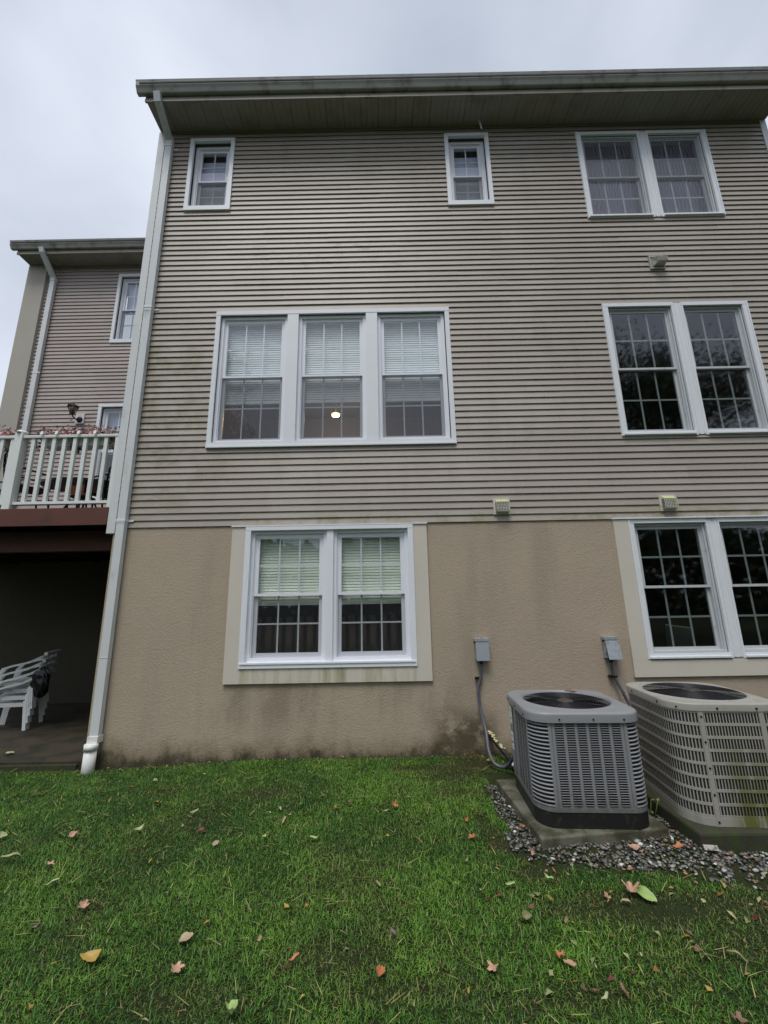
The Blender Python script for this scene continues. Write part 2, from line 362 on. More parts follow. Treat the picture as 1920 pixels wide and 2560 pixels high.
def inst(me, name, parent=None, loc=(0, 0, 0), rot=(0, 0, 0), scale=None):
    o = bpy.data.objects.new(name, me); sc.collection.objects.link(o); o.location = loc; o.rotation_euler = rot
    if scale: o.scale = scale
    if parent is not None: o.parent = parent
    return o
def kids(o): return [c for c in bpy.data.objects if c.parent == o]
def copy_tree(o, parent=None, _k=None):
    c = o.copy(); sc.collection.objects.link(c); c.parent = parent
    for ch in kids(o): copy_tree(ch, c)
    return c
def npmesh(name, verts, faces_flat, loops_per, mat, tint=None, parent=None, smooth=False):
    me = bpy.data.meshes.new(name); nf = len(loops_per)
    me.vertices.add(len(verts)); me.vertices.foreach_set('co', verts.astype(np.float32).ravel())
    me.loops.add(len(faces_flat)); me.loops.foreach_set('vertex_index', faces_flat.astype(np.int32))
    me.polygons.add(nf); st = np.concatenate(([0], np.cumsum(loops_per)[:-1])).astype(np.int32)
    me.polygons.foreach_set('loop_start', st); me.polygons.foreach_set('loop_total', loops_per.astype(np.int32))
    if smooth: me.polygons.foreach_set('use_smooth', np.ones(nf, bool))
    me.materials.append(M[mat]); me.update(calc_edges=True)
    if tint is not None:
        a = me.color_attributes.new('tint', 'FLOAT_COLOR', 'POINT')
        a.data.foreach_set('color', np.concatenate([tint, np.ones((len(tint), 1))], 1).astype(np.float32).ravel())
    o = bpy.data.objects.new(name, me); sc.collection.objects.link(o)
    if parent is not None: o.parent = parent
    return o

# ------------------------------------------------------------------ ground
def sstep(x, a, b):
    t = np.clip((x-a)/(b-a), 0, 1); return t*t*(3-2*t)
def wob(x, y):
    return (np.sin(x*1.7+y*.6)*np.sin(y*1.3-.7*x)+.6*np.sin(x*3.9+1.3)*np.sin(y*4.3+.4)+.4*np.sin(7.1*x-2.*y))
def gz(x, y):
    x = np.asarray(x, float); y = np.asarray(y, float)
    z = -.085*sstep(-x, 1.6, 3.7)*sstep(y, -2.5, -.1)
    near = sstep(-np.abs(x-1.6)*1., -9, -1.)
    z = z+.010*wob(x, y)*sstep(-y, .15, .8)
    inside = sstep(y, -.02, .25)
    return z-.12*inside
xs = np.unique(np.concatenate([np.linspace(-9, 7, 161), np.array([-700, -300, -120, -60, -35, -22, -15, -11, 9, 12, 17, 26, 40, 70, 140, 300, 700])]))
ys = np.unique(np.concatenate([np.linspace(-7, .3, 74), np.array([-700, -300, -120, -60, -35, -22, -15, -11, -8.5, 1., 5, 12, 20, 40, 90, 200, 700])]))
X, Y = np.meshgrid(xs, ys); V = np.stack([X, Y, gz(X, Y)], -1).reshape(-1, 3)
nx, ny = len(xs), len(ys); I, J = np.meshgrid(np.arange(nx-1), np.arange(ny-1)); a = (J*nx+I).ravel()
F = np.stack([a, a+1, a+1+nx, a+nx], 1)
tag(npmesh('lawn_ground', V, F.ravel(), np.full(len(F), 4), 'ground', smooth=True), kind='structure')

GRAV = [(.95, -.95), (.97, -1.3), (.99, -1.75), (.90, -2.10), (1.10, -2.26), (1.42, -2.31), (1.9, -2.40), (2.33, -2.52), (2.7, -2.62), (3.4, -2.75), (4.6, -2.9), (4.6, -.35), (2.35, -.35), (1.25, -.8)]
def inpoly(x, y, P):
    r = np.zeros(np.shape(x), bool); n = len(P)
    for i in range(n):
        x0, y0 = P[i]; x1, y1 = P[(i+1) % n]
        c = ((y0 > y) != (y1 > y)) & (x < (x1-x0)*(y-y0)/(y1-y0+1e-12)+x0); r ^= c
    return r
def fbm(x, y, s=1., seed=0):
    r = np.zeros_like(x); a = 1.; q = np.random.default_rng(seed)
    for k in range(5):
        p = q.uniform(0, 6.28, 6); th = q.uniform(0, 6.28)
        u = (x*math.cos(th)+y*math.sin(th))*s; v = (-x*math.sin(th)+y*math.cos(th))*s
        r += a*np.sin(u+p[0]+1.3*np.sin(v*.8+p[1]))*np.sin(v*1.1+p[2]+1.1*np.sin(u*.7+p[3])); a *= .62; s *= 2.1
    return r
def bare(x, y):
    """0 = full turf, 1 = bare earth and moss"""
    b = np.zeros_like(x); j = .22*fbm(x, y, 2.6, 3)
    def el(cx, cy, rx, ry, k): return k*np.clip(1.25-np.sqrt(((x-cx)/rx)**2+((y-cy)/ry)**2)+j, 0, 1)
    for c in ((.35, -.42, .42, .09, 1.), (.75, -.6, .45, .3, .75), (1.02, -.35, .35, .3, .9), (.62, -1.05, .28, .14, .55), (.80, -1.62, .08, .20, .95),
              (1.7, -2.68, .85, .17, .95), (2.5, -2.95, .8, .2, .7), (1.05, -2.32, .2, .12, .9), (.86, -1.9, .10, .2, .9), (-2.35, -.85, .3, .12, .35),
              (-1.35, -1.0, .35, .16, .5), (-.35, -3.0, .3, .12, .35), (1.0, -3.25, .5, .1, .4), (.15, -3.2, .5, .08, .3), (-1.1, -3.25, .3, .12, .4)):
        b = np.maximum(b, el(*c))
    b = np.maximum(b, .9*sstep(y, -.13, -.02))
    b = np.maximum(b, np.clip(.24*fbm(x, y, 1.3, 9)-.14, 0, .35))
    return b

# ------------------------------------------------------------------ generic building pieces
def wall_holes(mb, x0, x1, z0, z1, holes, y0, y1, mi=0):
    xs = sorted({x0, x1, *[min(max(h[i], x0), x1) for h in holes for i in (0, 1)]})
    zs = sorted({z0, z1, *[min(max(h[i], z0), z1) for h in holes for i in (2, 3)]})
    def solid(i, j):
        if not (0 <= i < len(xs)-1 and 0 <= j < len(zs)-1): return False
        cx, cz = (xs[i]+xs[i+1])/2, (zs[j]+zs[j+1])/2
        return not any(h[0] < cx < h[1] and h[2] < cz < h[3] for h in holes)
    for i in range(len(xs)-1):
        for j in range(len(zs)-1):
            if not solid(i, j): continue
            a, b, c, d = xs[i], xs[i+1], zs[j], zs[j+1]
            mb.add([(a, y0, c), (b, y0, c), (b, y0, d), (a, y0, d)], [(0, 1, 2, 3)], mi)
            mb.add([(a, y1, c), (b, y1, c), (b, y1, d), (a, y1, d)], [(3, 2, 1, 0)], mi)
            if not solid(i-1, j): mb.add([(a, y0, c), (a, y0, d), (a, y1, d), (a, y1, c)], [(0, 1, 2, 3)], mi)
            if not solid(i+1, j): mb.add([(b, y0, c), (b, y0, d), (b, y1, d), (b, y1, c)], [(3, 2, 1, 0)], mi)
            if not solid(i, j-1): mb.add([(a, y0, c), (b, y0, c), (b, y1, c), (a, y1, c)], [(3, 2, 1, 0)], mi)
            if not solid(i, j+1): mb.add([(a, y0, d), (b, y0, d), (b, y1, d), (a, y1, d)], [(0, 1, 2, 3)], mi)
    return mb
def siding(parent, x0, x1, z0, z1, holes, y, mat, course=.1005, seed=1):
    """double-course vinyl panels, cut at the windows and at their butt joints"""
    rg = random.Random(seed); z = z0
    def piece(p, r, zr, za, zb_, dy):
        mb = MB(); k = 0
        while zr+k*course < zb_-.004:
            lo = zr+k*course; hi = lo+course; k += 1
            if hi <= za+.004: continue
            def face(q): return y-.0255+(q-lo-.0045)/(course+.0015)*.0205+dy      # the sloping face at height q
            t_ = min(hi+.006, zb_ if zb_ < hi-.001 else hi+.006)
            if za > lo+.002: pr = [(y-.0165, za), (face(za), za), (face(t_), t_), (y-.0035, t_), (y-.0035, za)]
            else:            # rolled butt and the open channel behind it
                pr = [(y-.0175+dy, lo), (y-.0240+dy, lo+.0010), (y-.0255+dy, lo+.0045), (face(t_), t_), (y-.0035, t_), (y-.0035, min(lo+.016, t_-.001)), (y-.0165+dy, min(lo+.016, t_-.001))]
            mb.prism(pr, p, r)
        if mb.v: mb.build('siding_panel', mat, parent, fix=False)
    while z < z1-.02:
        zt = min(z+2*course, z1+.03)
        hs = [h for h in holes if h[2] < zt-.003 and h[3] > z+.003]
        iv = [(x0, x1)]
        for h in hs:
            nv = []
            for a, b in iv:
                if h[1] <= a or h[0] >= b: nv.append((a, b)); continue
                if h[0] > a: nv.append((a, h[0]))
                if h[1] < b: nv.append((h[1], b))
            iv = nv
            if h[3] < zt-.006: piece(max(h[0], x0), min(h[1], x1), z, h[3], zt, .0002)
            if h[2] > z+.006: piece(max(h[0], x0), min(h[1], x1), z, z, h[2], .0002)
        for a, b in iv:
            js = [a]; q = a+rg.uniform(1.2, 3.6)
            while q < b-.7: js.append(q); q += rg.choice([3.66, 3.66, 2.9, 2.2])
            js.append(b)
            for k in range(len(js)-1):
                piece(js[k], js[k+1]+(.012 if k < len(js)-2 else 0), z, z, zt, -.0018*(k % 2))
        z += 2*course
def eave(parent, x0, x1, yw, zs, ov, end_l=True):
    # soffit panels, each with its v-grooves
    n = int(round((x1-x0)/.305)); wd = (x1-x0)/n; mb = MB(); prof = []
    q = wd/3
    for k in range(3): prof += [(k*q+.004, .006), (k*q+.010, 0.), ((k+1)*q-.010, 0.), ((k+1)*q-.004, .006)]
    vs = [(px, yw-ov, zs+pz) for px, pz in prof]+[(px, yw, zs+pz) for px, pz in prof]+[(0, yw-ov, zs+.014), (wd, yw-ov, zs+.014), (0, yw, zs+.014), (wd, yw, zs+.014)]
    m_ = len(prof); fs = [(i, i+1, m_+i+1, m_+i) for i in range(m_-1)]+[(2*m_, 2*m_+1, 2*m_+3, 2*m_+2), (0, m_, 2*m_+2, 2*m_), (m_-1, 2*m_+1, 2*m_+3, 2*m_-1)]
    mb.add(vs, fs); first = mb.build('soffit_panel', 'soffit', parent); first.location.x = x0
    for k in range(1, n): inst(first.data, 'soffit_panel', parent, (x0+k*wd, 0, 0))
    MB().prism([(yw-ov-.022, zs-.012), (yw-ov-.022, zs+.085), (yw-ov-.014, zs+.20), (yw-ov+.0, zs+.20), (yw-ov, zs-.012)], x0-.012, x1+.012).build('fascia', 'fascia', parent)
    MB().prism([(yw-ov-.030, zs-.016), (yw-ov-.030, zs+.040), (yw-ov-.024, zs+.046), (yw-ov-.0225, zs-.016)], x0-.014, x1+.014).build('fascia_trim', 'fascia', parent)
    g = MB(); yb = yw-ov-.024
    pr = [(yb, zs+.29), (yb, zs+.095), (yb-.055, zs+.093), (yb-.063, zs+.10), (yb-.088, zs+.150), (yb-.105, zs+.175), (yb-.112, zs+.182), (yb-.106, zs+.190), (yb-.112, zs+.215), (yb-.118, zs+.255), (yb-.128, zs+.285), (yb-.120, zs+.290), (yb-.108, zs+.262), (yb-.10, zs+.2), (yb-.06, zs+.104), (yb-.004, zs+.105), (yb-.004, zs+.29)]
    g.prism(pr, x0-.13, x1+.13); 
    for xx in (x0-.13, x1+.127): g.prism([(yb, zs+.29), (yb, zs+.095), (yb-.055, zs+.093), (yb-.105, zs+.175), (yb-.118, zs+.255), (yb-.12, zs+.29)], xx, xx+.003)
    g.build('gutter', 'gutter', parent)
def roof(parent, x0, x1, yf, z, depth, rise):
    mb = MB(); mb.prism([(yf-.02, z), (yf-.02, z+.03), (yf+depth/2, z+rise+.03), (yf+depth, z+.03), (yf+depth, z), (yf+depth/2, z+rise)], x0, x1)
    mb.build('roof', 'shingle', parent)

def window(parent, x0, x1, z0, z1, y, nx_=3, nz_=2, split=.5, glass='glass', frame='vinyl', fw=.05, sw=.042, screen='half', blind=None, mun=.021, proud=.012, mmat='muntin'):
    """one double-hung unit: frame (the part) and its sashes, panes, muntins, screen and blind"""
    f = MB(); yo = y-proud; yi = y+.115
    for (a, b, c, d) in ((x0, x0+fw, z0, z1), (x1-fw, x1, z0, z1), (x0+fw, x1-fw, z1-fw, z1), (x0+fw, x1-fw, z0, z0+fw)):
        f.box(a, b, yo, yi, c, d)
    # blind stops: a small step inside the frame
    s = .014
    f.box(x0+fw, x0+fw+s, yo+.022, yi, z0+fw, z1-fw); f.box(x1-fw-s, x1-fw, yo+.022, yi, z0+fw, z1-fw); f.box(x0+fw+s, x1-fw-s, yo+.022, yi, z1-fw-s, z1-fw)
    W_ = f.build('window', frame, parent)
    ix0, ix1, iz0, iz1 = x0+fw+s, x1-fw-s, z0+fw, z1-fw-s
    zm = iz0+(iz1-iz0)*split
    jit = random.Random(int(x0*1000+z0*77))
    for which, (a, b, ys_) in enumerate(((zm-.018, iz1, yo+.030), (iz0, zm+.018, yo+.066))):
        sb = MB(); th = .030; top = sw if which == 0 else .034; bot = .034 if which == 0 else sw*1.15
        sb.box(ix0, ix0+sw, ys_, ys_+th, a, b); sb.box(ix1-sw, ix1, ys_, ys_+th, a, b)
        sb.box(ix0+sw, ix1-sw, ys_, ys_+th, b-top, b); sb.box(ix0+sw, ix1-sw, ys_, ys_+th, a, a+bot)
        sb.build('sash', frame, W_)
        gx0, gx1, gz0, gz1 = ix0+sw, ix1-sw, a+bot, b-top
        wx, wz = (gx1-gx0)/nx_, (gz1-gz0)/nz_; yg = ys_+.010
        tx, tz = jit.uniform(-.0012, .0012), jit.uniform(-.0016, .0016)
        for i in range(nx_):
            for j in range(nz_):
                p = MB(); q = [(gx0+i*wx, gz0+j*wz), (gx0+(i+1)*wx, gz0+j*wz), (gx0+(i+1)*wx, gz0+(j+1)*wz), (gx0+i*wx, gz0+(j+1)*wz)]
                p.add([(u, yg+tx*(u-gx0)/.5+tz*(v-gz0)/.5, v) for u, v in q], [(0, 1, 2, 3)]); p.build('pane', glass, W_, fix=False)
        for i in range(1, nx_):
            MB().box(gx0+i*wx-mun/2, gx0+i*wx+mun/2, yg+.006, yg+.013, gz0, gz1).build('muntin', mmat, W_)
        for j in range(1, nz_):
            MB().box(gx0, gx1, yg+.0065, yg+.0135, gz0+j*wz-mun/2, gz0+j*wz+mun/2).build('muntin', mmat, W_)
    if screen:
        zt = zm-.018 if screen in ('half', 'thin') else iz1
        sm = {'half': 'screen', 'thin': 'screen_thin'}.get(screen, 'screen_moire')
        MB().add([(ix0, yo+.026, iz0), (ix1, yo+.026, iz0), (ix1, yo+.026, zt), (ix0, yo+.026, zt)], [(0, 1, 2, 3)]).build('insect_screen', sm, W_, fix=False)
    if blind:
        mat, zb = blind; bl = MB(); zz = iz1+.02; yb = y+.128
        bl.box(ix0-.02, ix1+.02, yb-.012, yb+.03, zz-.01, zz+.03)
        while zz > zb+.03:
            bl.add([(ix0-.02, yb-.005, zz-.041), (ix1+.02, yb-.005, zz-.041), (ix1+.02, yb+.006, zz), (ix0-.02, yb+.006, zz), (ix0-.02, yb-.004, zz-.020), (ix1+.02, yb-.004, zz-.020)],
                   [(0, 1, 5, 4), (4, 5, 2, 3)]); zz -= .040
        bl.box(ix0-.02, ix1+.02, yb-.02, yb+.02, zb-.02, zb+.022)
        bl.build('blind', mat, W_, fix=False)
    return W_
def casing(parent, x0, x1, z0, z1, y, cw, mat='white', sill=.0, th=.030, y0=None):
    mb = MB(); a = y-th; b = y
    mb.box(x0, x0+cw, a, b, z0+cw+sill, z1-cw); mb.box(x1-cw, x1, a, b, z0+cw+sill, z1-cw)
    mb.box(x0-.002, x1+.002, a-.003, b, z1-cw, z1)
    mb.box(x0-.002, x1+.002, a-.003, b, z0, z0+cw+sill)
    return mb.build('window_casing', mat, parent)

# ================================================================== the large townhouse
TH = empty('townhouse', (0, 0, 0), 0, 'large beige three-storey townhouse with taupe siding above a tan stucco ground floor', 'building')
YN_ = 3.24; XL, XR, ZS, ZT = -3.86, 6.93, 2.99, 10.266
units_triple = [(-2.573, -1.499), (-1.323, -.250), (-.070, 1.000)]
H_tr = (-2.642, 1.078, 4.170, 6.505)
H_ul = (-3.359, -2.566, 8.508, 10.085); H_s2 = (1.180, 1.965, 8.508, 10.085)
H_ur = (3.530, 5.850, 8.185, 10.065); H_mr = (3.530, 5.850, 4.238, 6.510)
H_lo = (-2.158, .580, .890, 2.982); H_lr = (3.210, 6.10, .890, 2.996)
def inner(h, c): return (h[0]+c, h[1]-c, h[2]+c, h[3]-c)
upper = [inner(h, .05) for h in (H_tr, H_ul, H_s2, H_ur, H_mr)]
mb = MB(); wall_holes(mb, XL, XR, ZS-.02, ZT+.2, upper, .001, .14); mb.build('sheathing', 'interior', TH)
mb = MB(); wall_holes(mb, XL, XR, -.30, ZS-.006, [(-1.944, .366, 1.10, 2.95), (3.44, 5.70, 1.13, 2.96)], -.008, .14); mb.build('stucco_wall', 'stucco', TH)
siding(TH, XL+.02, XR-.02, ZS, ZT, [inner(h, .004) for h in (H_tr, H_ul, H_s2, H_ur, H_mr)], 0., 'siding', seed=4)
# side and rear walls
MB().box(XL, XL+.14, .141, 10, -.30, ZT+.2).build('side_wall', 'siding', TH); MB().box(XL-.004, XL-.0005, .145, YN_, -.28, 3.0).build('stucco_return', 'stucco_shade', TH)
MB().box(XR-.14, XR, .141, 10, -.30, ZT+.2).build('side_wall', 'siding', TH)
MB().box(XL+.141, XR-.141, 9.86, 10, -.30, ZT+.2).build('rear_wall', 'siding', TH)
# corner boards
MB().box(-3.952, -3.834, -.030, .07, 2.918, ZT-.001).build('corner_board', 'corner', TH)
MB().box(6.872, 6.978, -.030, .07, 2.918, ZT-.001).build('corner_board', 'corner', TH)
eave(TH, -3.930, 6.98, 0., ZT, .475)
roof(TH, -4.0, 7.05, -.60, ZT+.215, 11.2, 2.6)
# a loose strip that hangs from the soffit
MB().bar((1.80, -.13, 10.265), (1.845, -.10, 10.09), .03, .008, (0, 1, 0)).build('loose_trim_strip', 'white', TH)
# rooms behind the windows
def room(x0, x1, z0, z1, depth=3.6, mat='interior', back=None):
    r = MB(); r.box(x0, x1, .142+depth, .18+depth, z0, z1); r.build('interior_wall', back or mat, TH)
    MB().box(x0-.04, x0, .142, .142+depth, z0, z1).build('interior_wall', mat, TH)
    MB().box(x1, x1+.04, .142, .142+depth, z0, z1).build('interior_wall', mat, TH)
    MB().box(x0, x1, .142, .142+depth, z0-.04, z0).build('interior_floor', 'interior_floor', TH)
    MB().box(x0, x1, .142, .142+depth, z1, z1+.04).build('ceiling', mat, TH)
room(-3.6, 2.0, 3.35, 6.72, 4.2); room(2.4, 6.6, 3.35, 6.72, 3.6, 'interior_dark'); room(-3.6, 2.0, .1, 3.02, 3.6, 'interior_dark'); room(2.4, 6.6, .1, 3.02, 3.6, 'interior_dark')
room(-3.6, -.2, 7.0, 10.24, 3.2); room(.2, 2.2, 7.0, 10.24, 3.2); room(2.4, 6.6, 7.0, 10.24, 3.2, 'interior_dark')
# triple window
casing(TH, *H_tr, 0., .069, sill=.02)
for a, b in ((-1.499, -1.323), (-.250, -.070)): MB().box(a, b, -.029, .06, H_tr[2]+.0895, H_tr[3]-.0695).build('mullion', 'white', TH)
MB().box(H_tr[0]+.01, H_tr[1]-.01, -.055, -.0335, H_tr[2]+.0, H_tr[2]+.022).build('window_sill', 'white', TH)
for a, b in units_triple: window(TH, a, b, H_tr[2]+.09, H_tr[3]-.07, .035, blind=('blind', 4.98), screen='half', split=.52)
# small twin-lite windows under the eave
for h in (H_ul, H_s2):
    casing(TH, *h, 0., .066, sill=.02, th=.045)
    W_ = window(TH, h[0]+.067, h[1]-.067, h[2]+.087, h[3]-.067, .055, nx_=2, screen='half', split=.47, fw=.058, proud=.006)
    a, b = h[0]+.14, h[1]-.14
    MB().box(a, b, .22, .23, 9.84, 10.12).build('valance', 'valance', W_)
    MB().box(a, b, .195, .21, 9.34, 9.84).build('window_shade', 'shade_violet', W_)
    MB().box(a, b, .235, .245, 8.72, 9.36).build('curtain', 'lace', W_)
# right-hand pairs, framed by moulded casings
def pair(h, zsplit, glass, screen=None, sillm=True, **kw):
    x0, x1, z0, z1 = h; cw = .088; xm0, xm1 = x0+1.098, x0+1.098+.188
    for (a, b) in ((x0, xm0+.03), (xm1-.03, x1)):
        mb = MB()
        l = cw if a == x0 else .03; r = cw if b == x1 else .03
        mb.box(a, a+l, -.034, .0, z0+.07, z1-.06); mb.box(b-r, b, -.034, .0, z0+.07, z1-.06)
        mb.box(a, b, -.036, .0, z1-.06, z1); mb.box(a, b, -.036, .0, z0, z0+.07)
        if a == x0: mb.box(a+.006, a+.028, -.046, -.0345, z0+.004, z1-.004)
        if b == x1: mb.box(b-.028, b-.006, -.046, -.0345, z0+.004, z1-.004)
        mb.box(a+.03, b-.03, -.062, -.0365, z0+.012, z0+.034)
        mb.build('window_casing', 'white', TH)
    MB().box(xm0+.0305, xm1-.0305, -.028, .04, z0+.012, z1-.008).build('mullion', 'white', TH)
    MB().box(xm0+.045, xm0+.065, -.036, -.0285, z0+.02, z1-.015).build('mullion_bead', 'white', TH)
    MB().box(xm1-.065, xm1-.045, -.036, -.0285, z0+.02, z1-.015).build('mullion_bead', 'white', TH)
    for a, b in ((x0+cw, xm0), (xm1, x1-cw)):
        window(TH, a, b, z0+.071, z1-.061, .022, glass=glass, screen=screen, split=zsplit, fw=.030, sw=.034, mun=.026, frame='sash_grey', mmat='muntin_grey' if screen is None else 'muntin', **kw)
pair(H_mr, .505, 'glass_dark'); pair(H_ur, .50, 'glass_dark', screen='full')
for a, b in ((3.65, 4.62), (4.82, 5.76)): MB().box(a, b, .30, .31, 8.3, 9.95).build('curtain', 'violet_dark', TH)
# lower twin window in its stucco surround
def surround(h, cw, bot, tx0, tx1):
    x0, x1, z0, z1 = h; mb = MB()
    mb.box(x0, x0+cw, -.042, -.0085, z0+bot, z1-.012); mb.box(x1-cw, x1, -.042, -.0085, z0+bot, z1-.012)
    mb.box(x0, x1, -.042, -.0085, z0, z0+bot-.0005); mb.build('window_surround', 'surround', TH)
    MB().prism([(-.006, z1-.011), (-.058, z1-.011), (-.058, z1+.004), (-.006, z1+.016)], tx0, tx1).build('drip_cap', 'white', TH)
surround(H_lo, .193, .188, H_lo[0]-.01, H_lo[1]+.01)
x0, x1, z0, z1 = -1.964, .386, 1.079, 2.968
mb = MB(); c = .075
mb.box(x0, x0+c, -.054, .02, z0+c, z1-c*.7); mb.box(x1-c, x1, -.054, .02, z0+c, z1-c*.7); mb.box(x0, x1, -.056, .02, z1-c*.7, z1); mb.box(x0, x1, -.058, .02, z0, z0+c)
mb.box(-.826, -.732, -.032, .06, z0+c, z1-c*.7); mb.box(x0+.02, x1-.02, -.068, -.0585, z0+.05, z0+.068); mb.build('window_casing', 'vinyl', TH)
for a, b in ((x0+c, -.826), (-.732, x1-c)):
    window(TH, a, b, z0+c, z1-c*.7, .015, blind=('blind_green', 1.90), screen='thin', split=.50, fw=.045, sw=.05)
for k, xx in enumerate(np.linspace(-1.85, .25, 15)):
    MB().tube([(xx, .34+.03*(k % 2), 1.15), (xx, .34+.03*(k % 2), 1.72)], .055, 7).build('curtain_fold', 'curtain', TH)
# lower right window
surround(H_lr, .200, .205, H_lr[0]-.01, H_lr[1]+.01)
pair((3.412, 5.732, 1.105, 2.984), .50, 'glass_dark')
lb = MB().box(-.015, .015, -.16, .16, 0, .50).build('leaning_board', 'board', None, (4.25, .55, 1.06), .8); lb.rotation_euler = (.15, -.5, .8); tag(lb, 'pale board leaning inside the room of the lower right window', 'board')
# downspout
DS = MB(); yd = -.07
DS.box(-3.768, -3.656, yd-.038, yd+.038, .31, 10.06); DS.build('downspout', 'downspout', TH); DSo = bpy.data.objects['downspout']
MB().bar((-3.712, -.555, 10.365), (-3.712, -.50, 10.22), .108, .076, (0, 1, 0)).build('elbow', 'downspout', DSo)
MB().bar((-3.712, -.515, 10.24), (-3.712, -.085, 9.99), .106, .074, (0, 0, 1)).build('elbow', 'downspout', DSo)
MB().box(-3.772, -3.652, yd-.042, yd+.042, 9.88, 10.02).build('elbow', 'downspout', DSo)
for zz in (9.86, 6.56, 3.09):
    mb = MB(); mb.box(-3.775, -3.649, yd-.044, yd-.039, zz-.014, zz+.014); mb.box(-3.649, -3.58, -.030, -.021, zz-.014, zz+.014); mb.box(-3.652, -3.649, yd-.040, -.022, zz-.014, zz+.014)
    mb.bar((-3.60, -.034, zz), (-3.60, -.028, zz), .012, .012); mb.build('strap', 'white', DSo)
for zz in (3.05, 6.48, 1.25): MB().box(-3.7715, -3.6525, yd-.0415, yd+.0415, zz, zz+.05 if zz > 2 else zz+.006).build('joint_sleeve', 'downspout', DSo)
ad = MB(); ad.box(-3.778, -3.646, yd-.055, yd+.055, .235, .315); ad.tube([(-3.72, -.115, .165), (-3.72, -.115, .235)], [.080, .078], 24); ad.build('drain_adapter', 'pvc', DSo)
MB().tube([(-3.725, -.120, -.20), (-3.72, -.115, .166)], .070, 24).build('drain_pipe', 'pvc', DSo)

# ceiling lamp inside the middle window
lx, ly, lz = None, None, 6.66
u = ((480+852*.42194)-960)/1020; v = -((720+748*.42194)-1280)/1020; d = RX*u+UP*v+FW; tt = (lz-CAM.z)/d.z; lx, ly = CAM.x+d.x*tt, CAM.y+d.y*tt
if ly > 3.9 or ly < .3: tt = (3.0-CAM.y)/d.y; lx, ly, lz = CAM.x+d.x*tt, 3.0, CAM.z+d.z*tt
lp = empty('ceiling_lamp', (lx, ly, lz), 0, 'small warm lit lamp inside the room behind the middle pane of the triple window', 'lamp')
MB().tube([(0, 0, -.035), (0, 0, 0)], [.085, .10], 20).build('lamp_shade', 'lamp', lp)
MB().tube([(0, 0, 0), (0, 0, 6.72-lz)], [.13, .13] if 6.72-lz < .3 else [.006, .006], 16).build('mount', 'white', lp)
ld = bpy.data.lights.new('lamp_light', 'POINT'); ld.energy = 40; ld.color = (1, .68, .36); ld.shadow_soft_size = .08
lo = bpy.data.objects.new('lamp_light', ld); sc.collection.objects.link(lo); lo.parent = lp; lo.location = (0, 0, -.12)

# ================================================================== neighbouring townhouse, set back
NB = empty('neighbouring_townhouse', (0, 0, 0), 0, 'set-back neighbouring townhouse with pinkish siding behind the white-railed balcony', 'building')
YN = 3.25; ZN = 10.594; NX0 = -9.10; NX1 = XL-.0
n1 = (-6.765, -5.975, 8.317, 10.323); n2 = (-6.792, -5.90, 4.30, 6.659)
mb = MB(); wall_holes(mb, NX0+.02, NX1-.002, 3.10, ZN+.2, [inner(n1, .05), inner(n2, .05)], YN+.001, YN+.14); mb.build('sheathing', 'interior', NB)
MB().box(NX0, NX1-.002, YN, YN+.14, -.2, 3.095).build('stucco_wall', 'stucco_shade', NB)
siding(NB, -8.62, NX1-.003, 3.30, ZN, [inner(n1, .004), inner(n2, .004)], YN, 'siding_pink', seed=9)
MB().box(NX0, -8.62, YN-.09, YN-.001, -.2, ZN-.001).build('pilaster', 'pilaster', NB)
MB().box(NX0, NX0+.14, YN+.141, 12, -.2, ZN+.2).build('side_wall', 'pilaster', NB)
eave(NB, NX0+.0, NX1-.01, YN, ZN, .42); roof(NB, NX0-.1, NX1-.01, YN-.55, ZN+.215, 10, 2.4)
for h in (n1, n2):
    casing(NB, *h, YN, .075, sill=.02, th=.04)
    W_ = window(NB, h[0]+.076, h[1]-.076, h[2]+.096, h[3]-.076, YN+.05, nx_=2, screen='half', split=.5, fw=.05)
    MB().box(h[0]+.14, h[1]-.14, YN+.20, YN+.21, (h[2]+h[3])/2-.02, h[3]-.12).build('window_shade', 'shade_violet', W_)
    MB().box(h[0]-.2, h[1]+.2, YN+2.2, YN+2.24, h[2]-.5, h[3]+.5).build('interior_wall', 'interior_dark', NB)
DN = MB(); DN.box(-8.46, -8.345, YN-.12, YN-.04, 3.3, ZN-.42); d_ = DN.build('downspout', 'downspout', NB)
MB().bar((-8.46, YN-.50, ZN+.12), (-8.45, YN-.46, ZN-.0), .11, .078, (0, 1, 0)).build('elbow', 'downspout', d_)
MB().bar((-8.452, YN-.48, ZN+.02), (-8.41, YN-.10, ZN-.40), .11, .076, (0, 0, 1)).build('elbow', 'downspout', d_)
MB().box(-8.465, -8.34, YN-.126, YN-.035, ZN-.50, ZN-.40).build('elbow', 'downspout', d_)
for zz in (7.48,): MB().box(-8.47, -8.28, YN-.125, YN-.12, zz-.014, zz+.014).build('strap', 'white', d_)

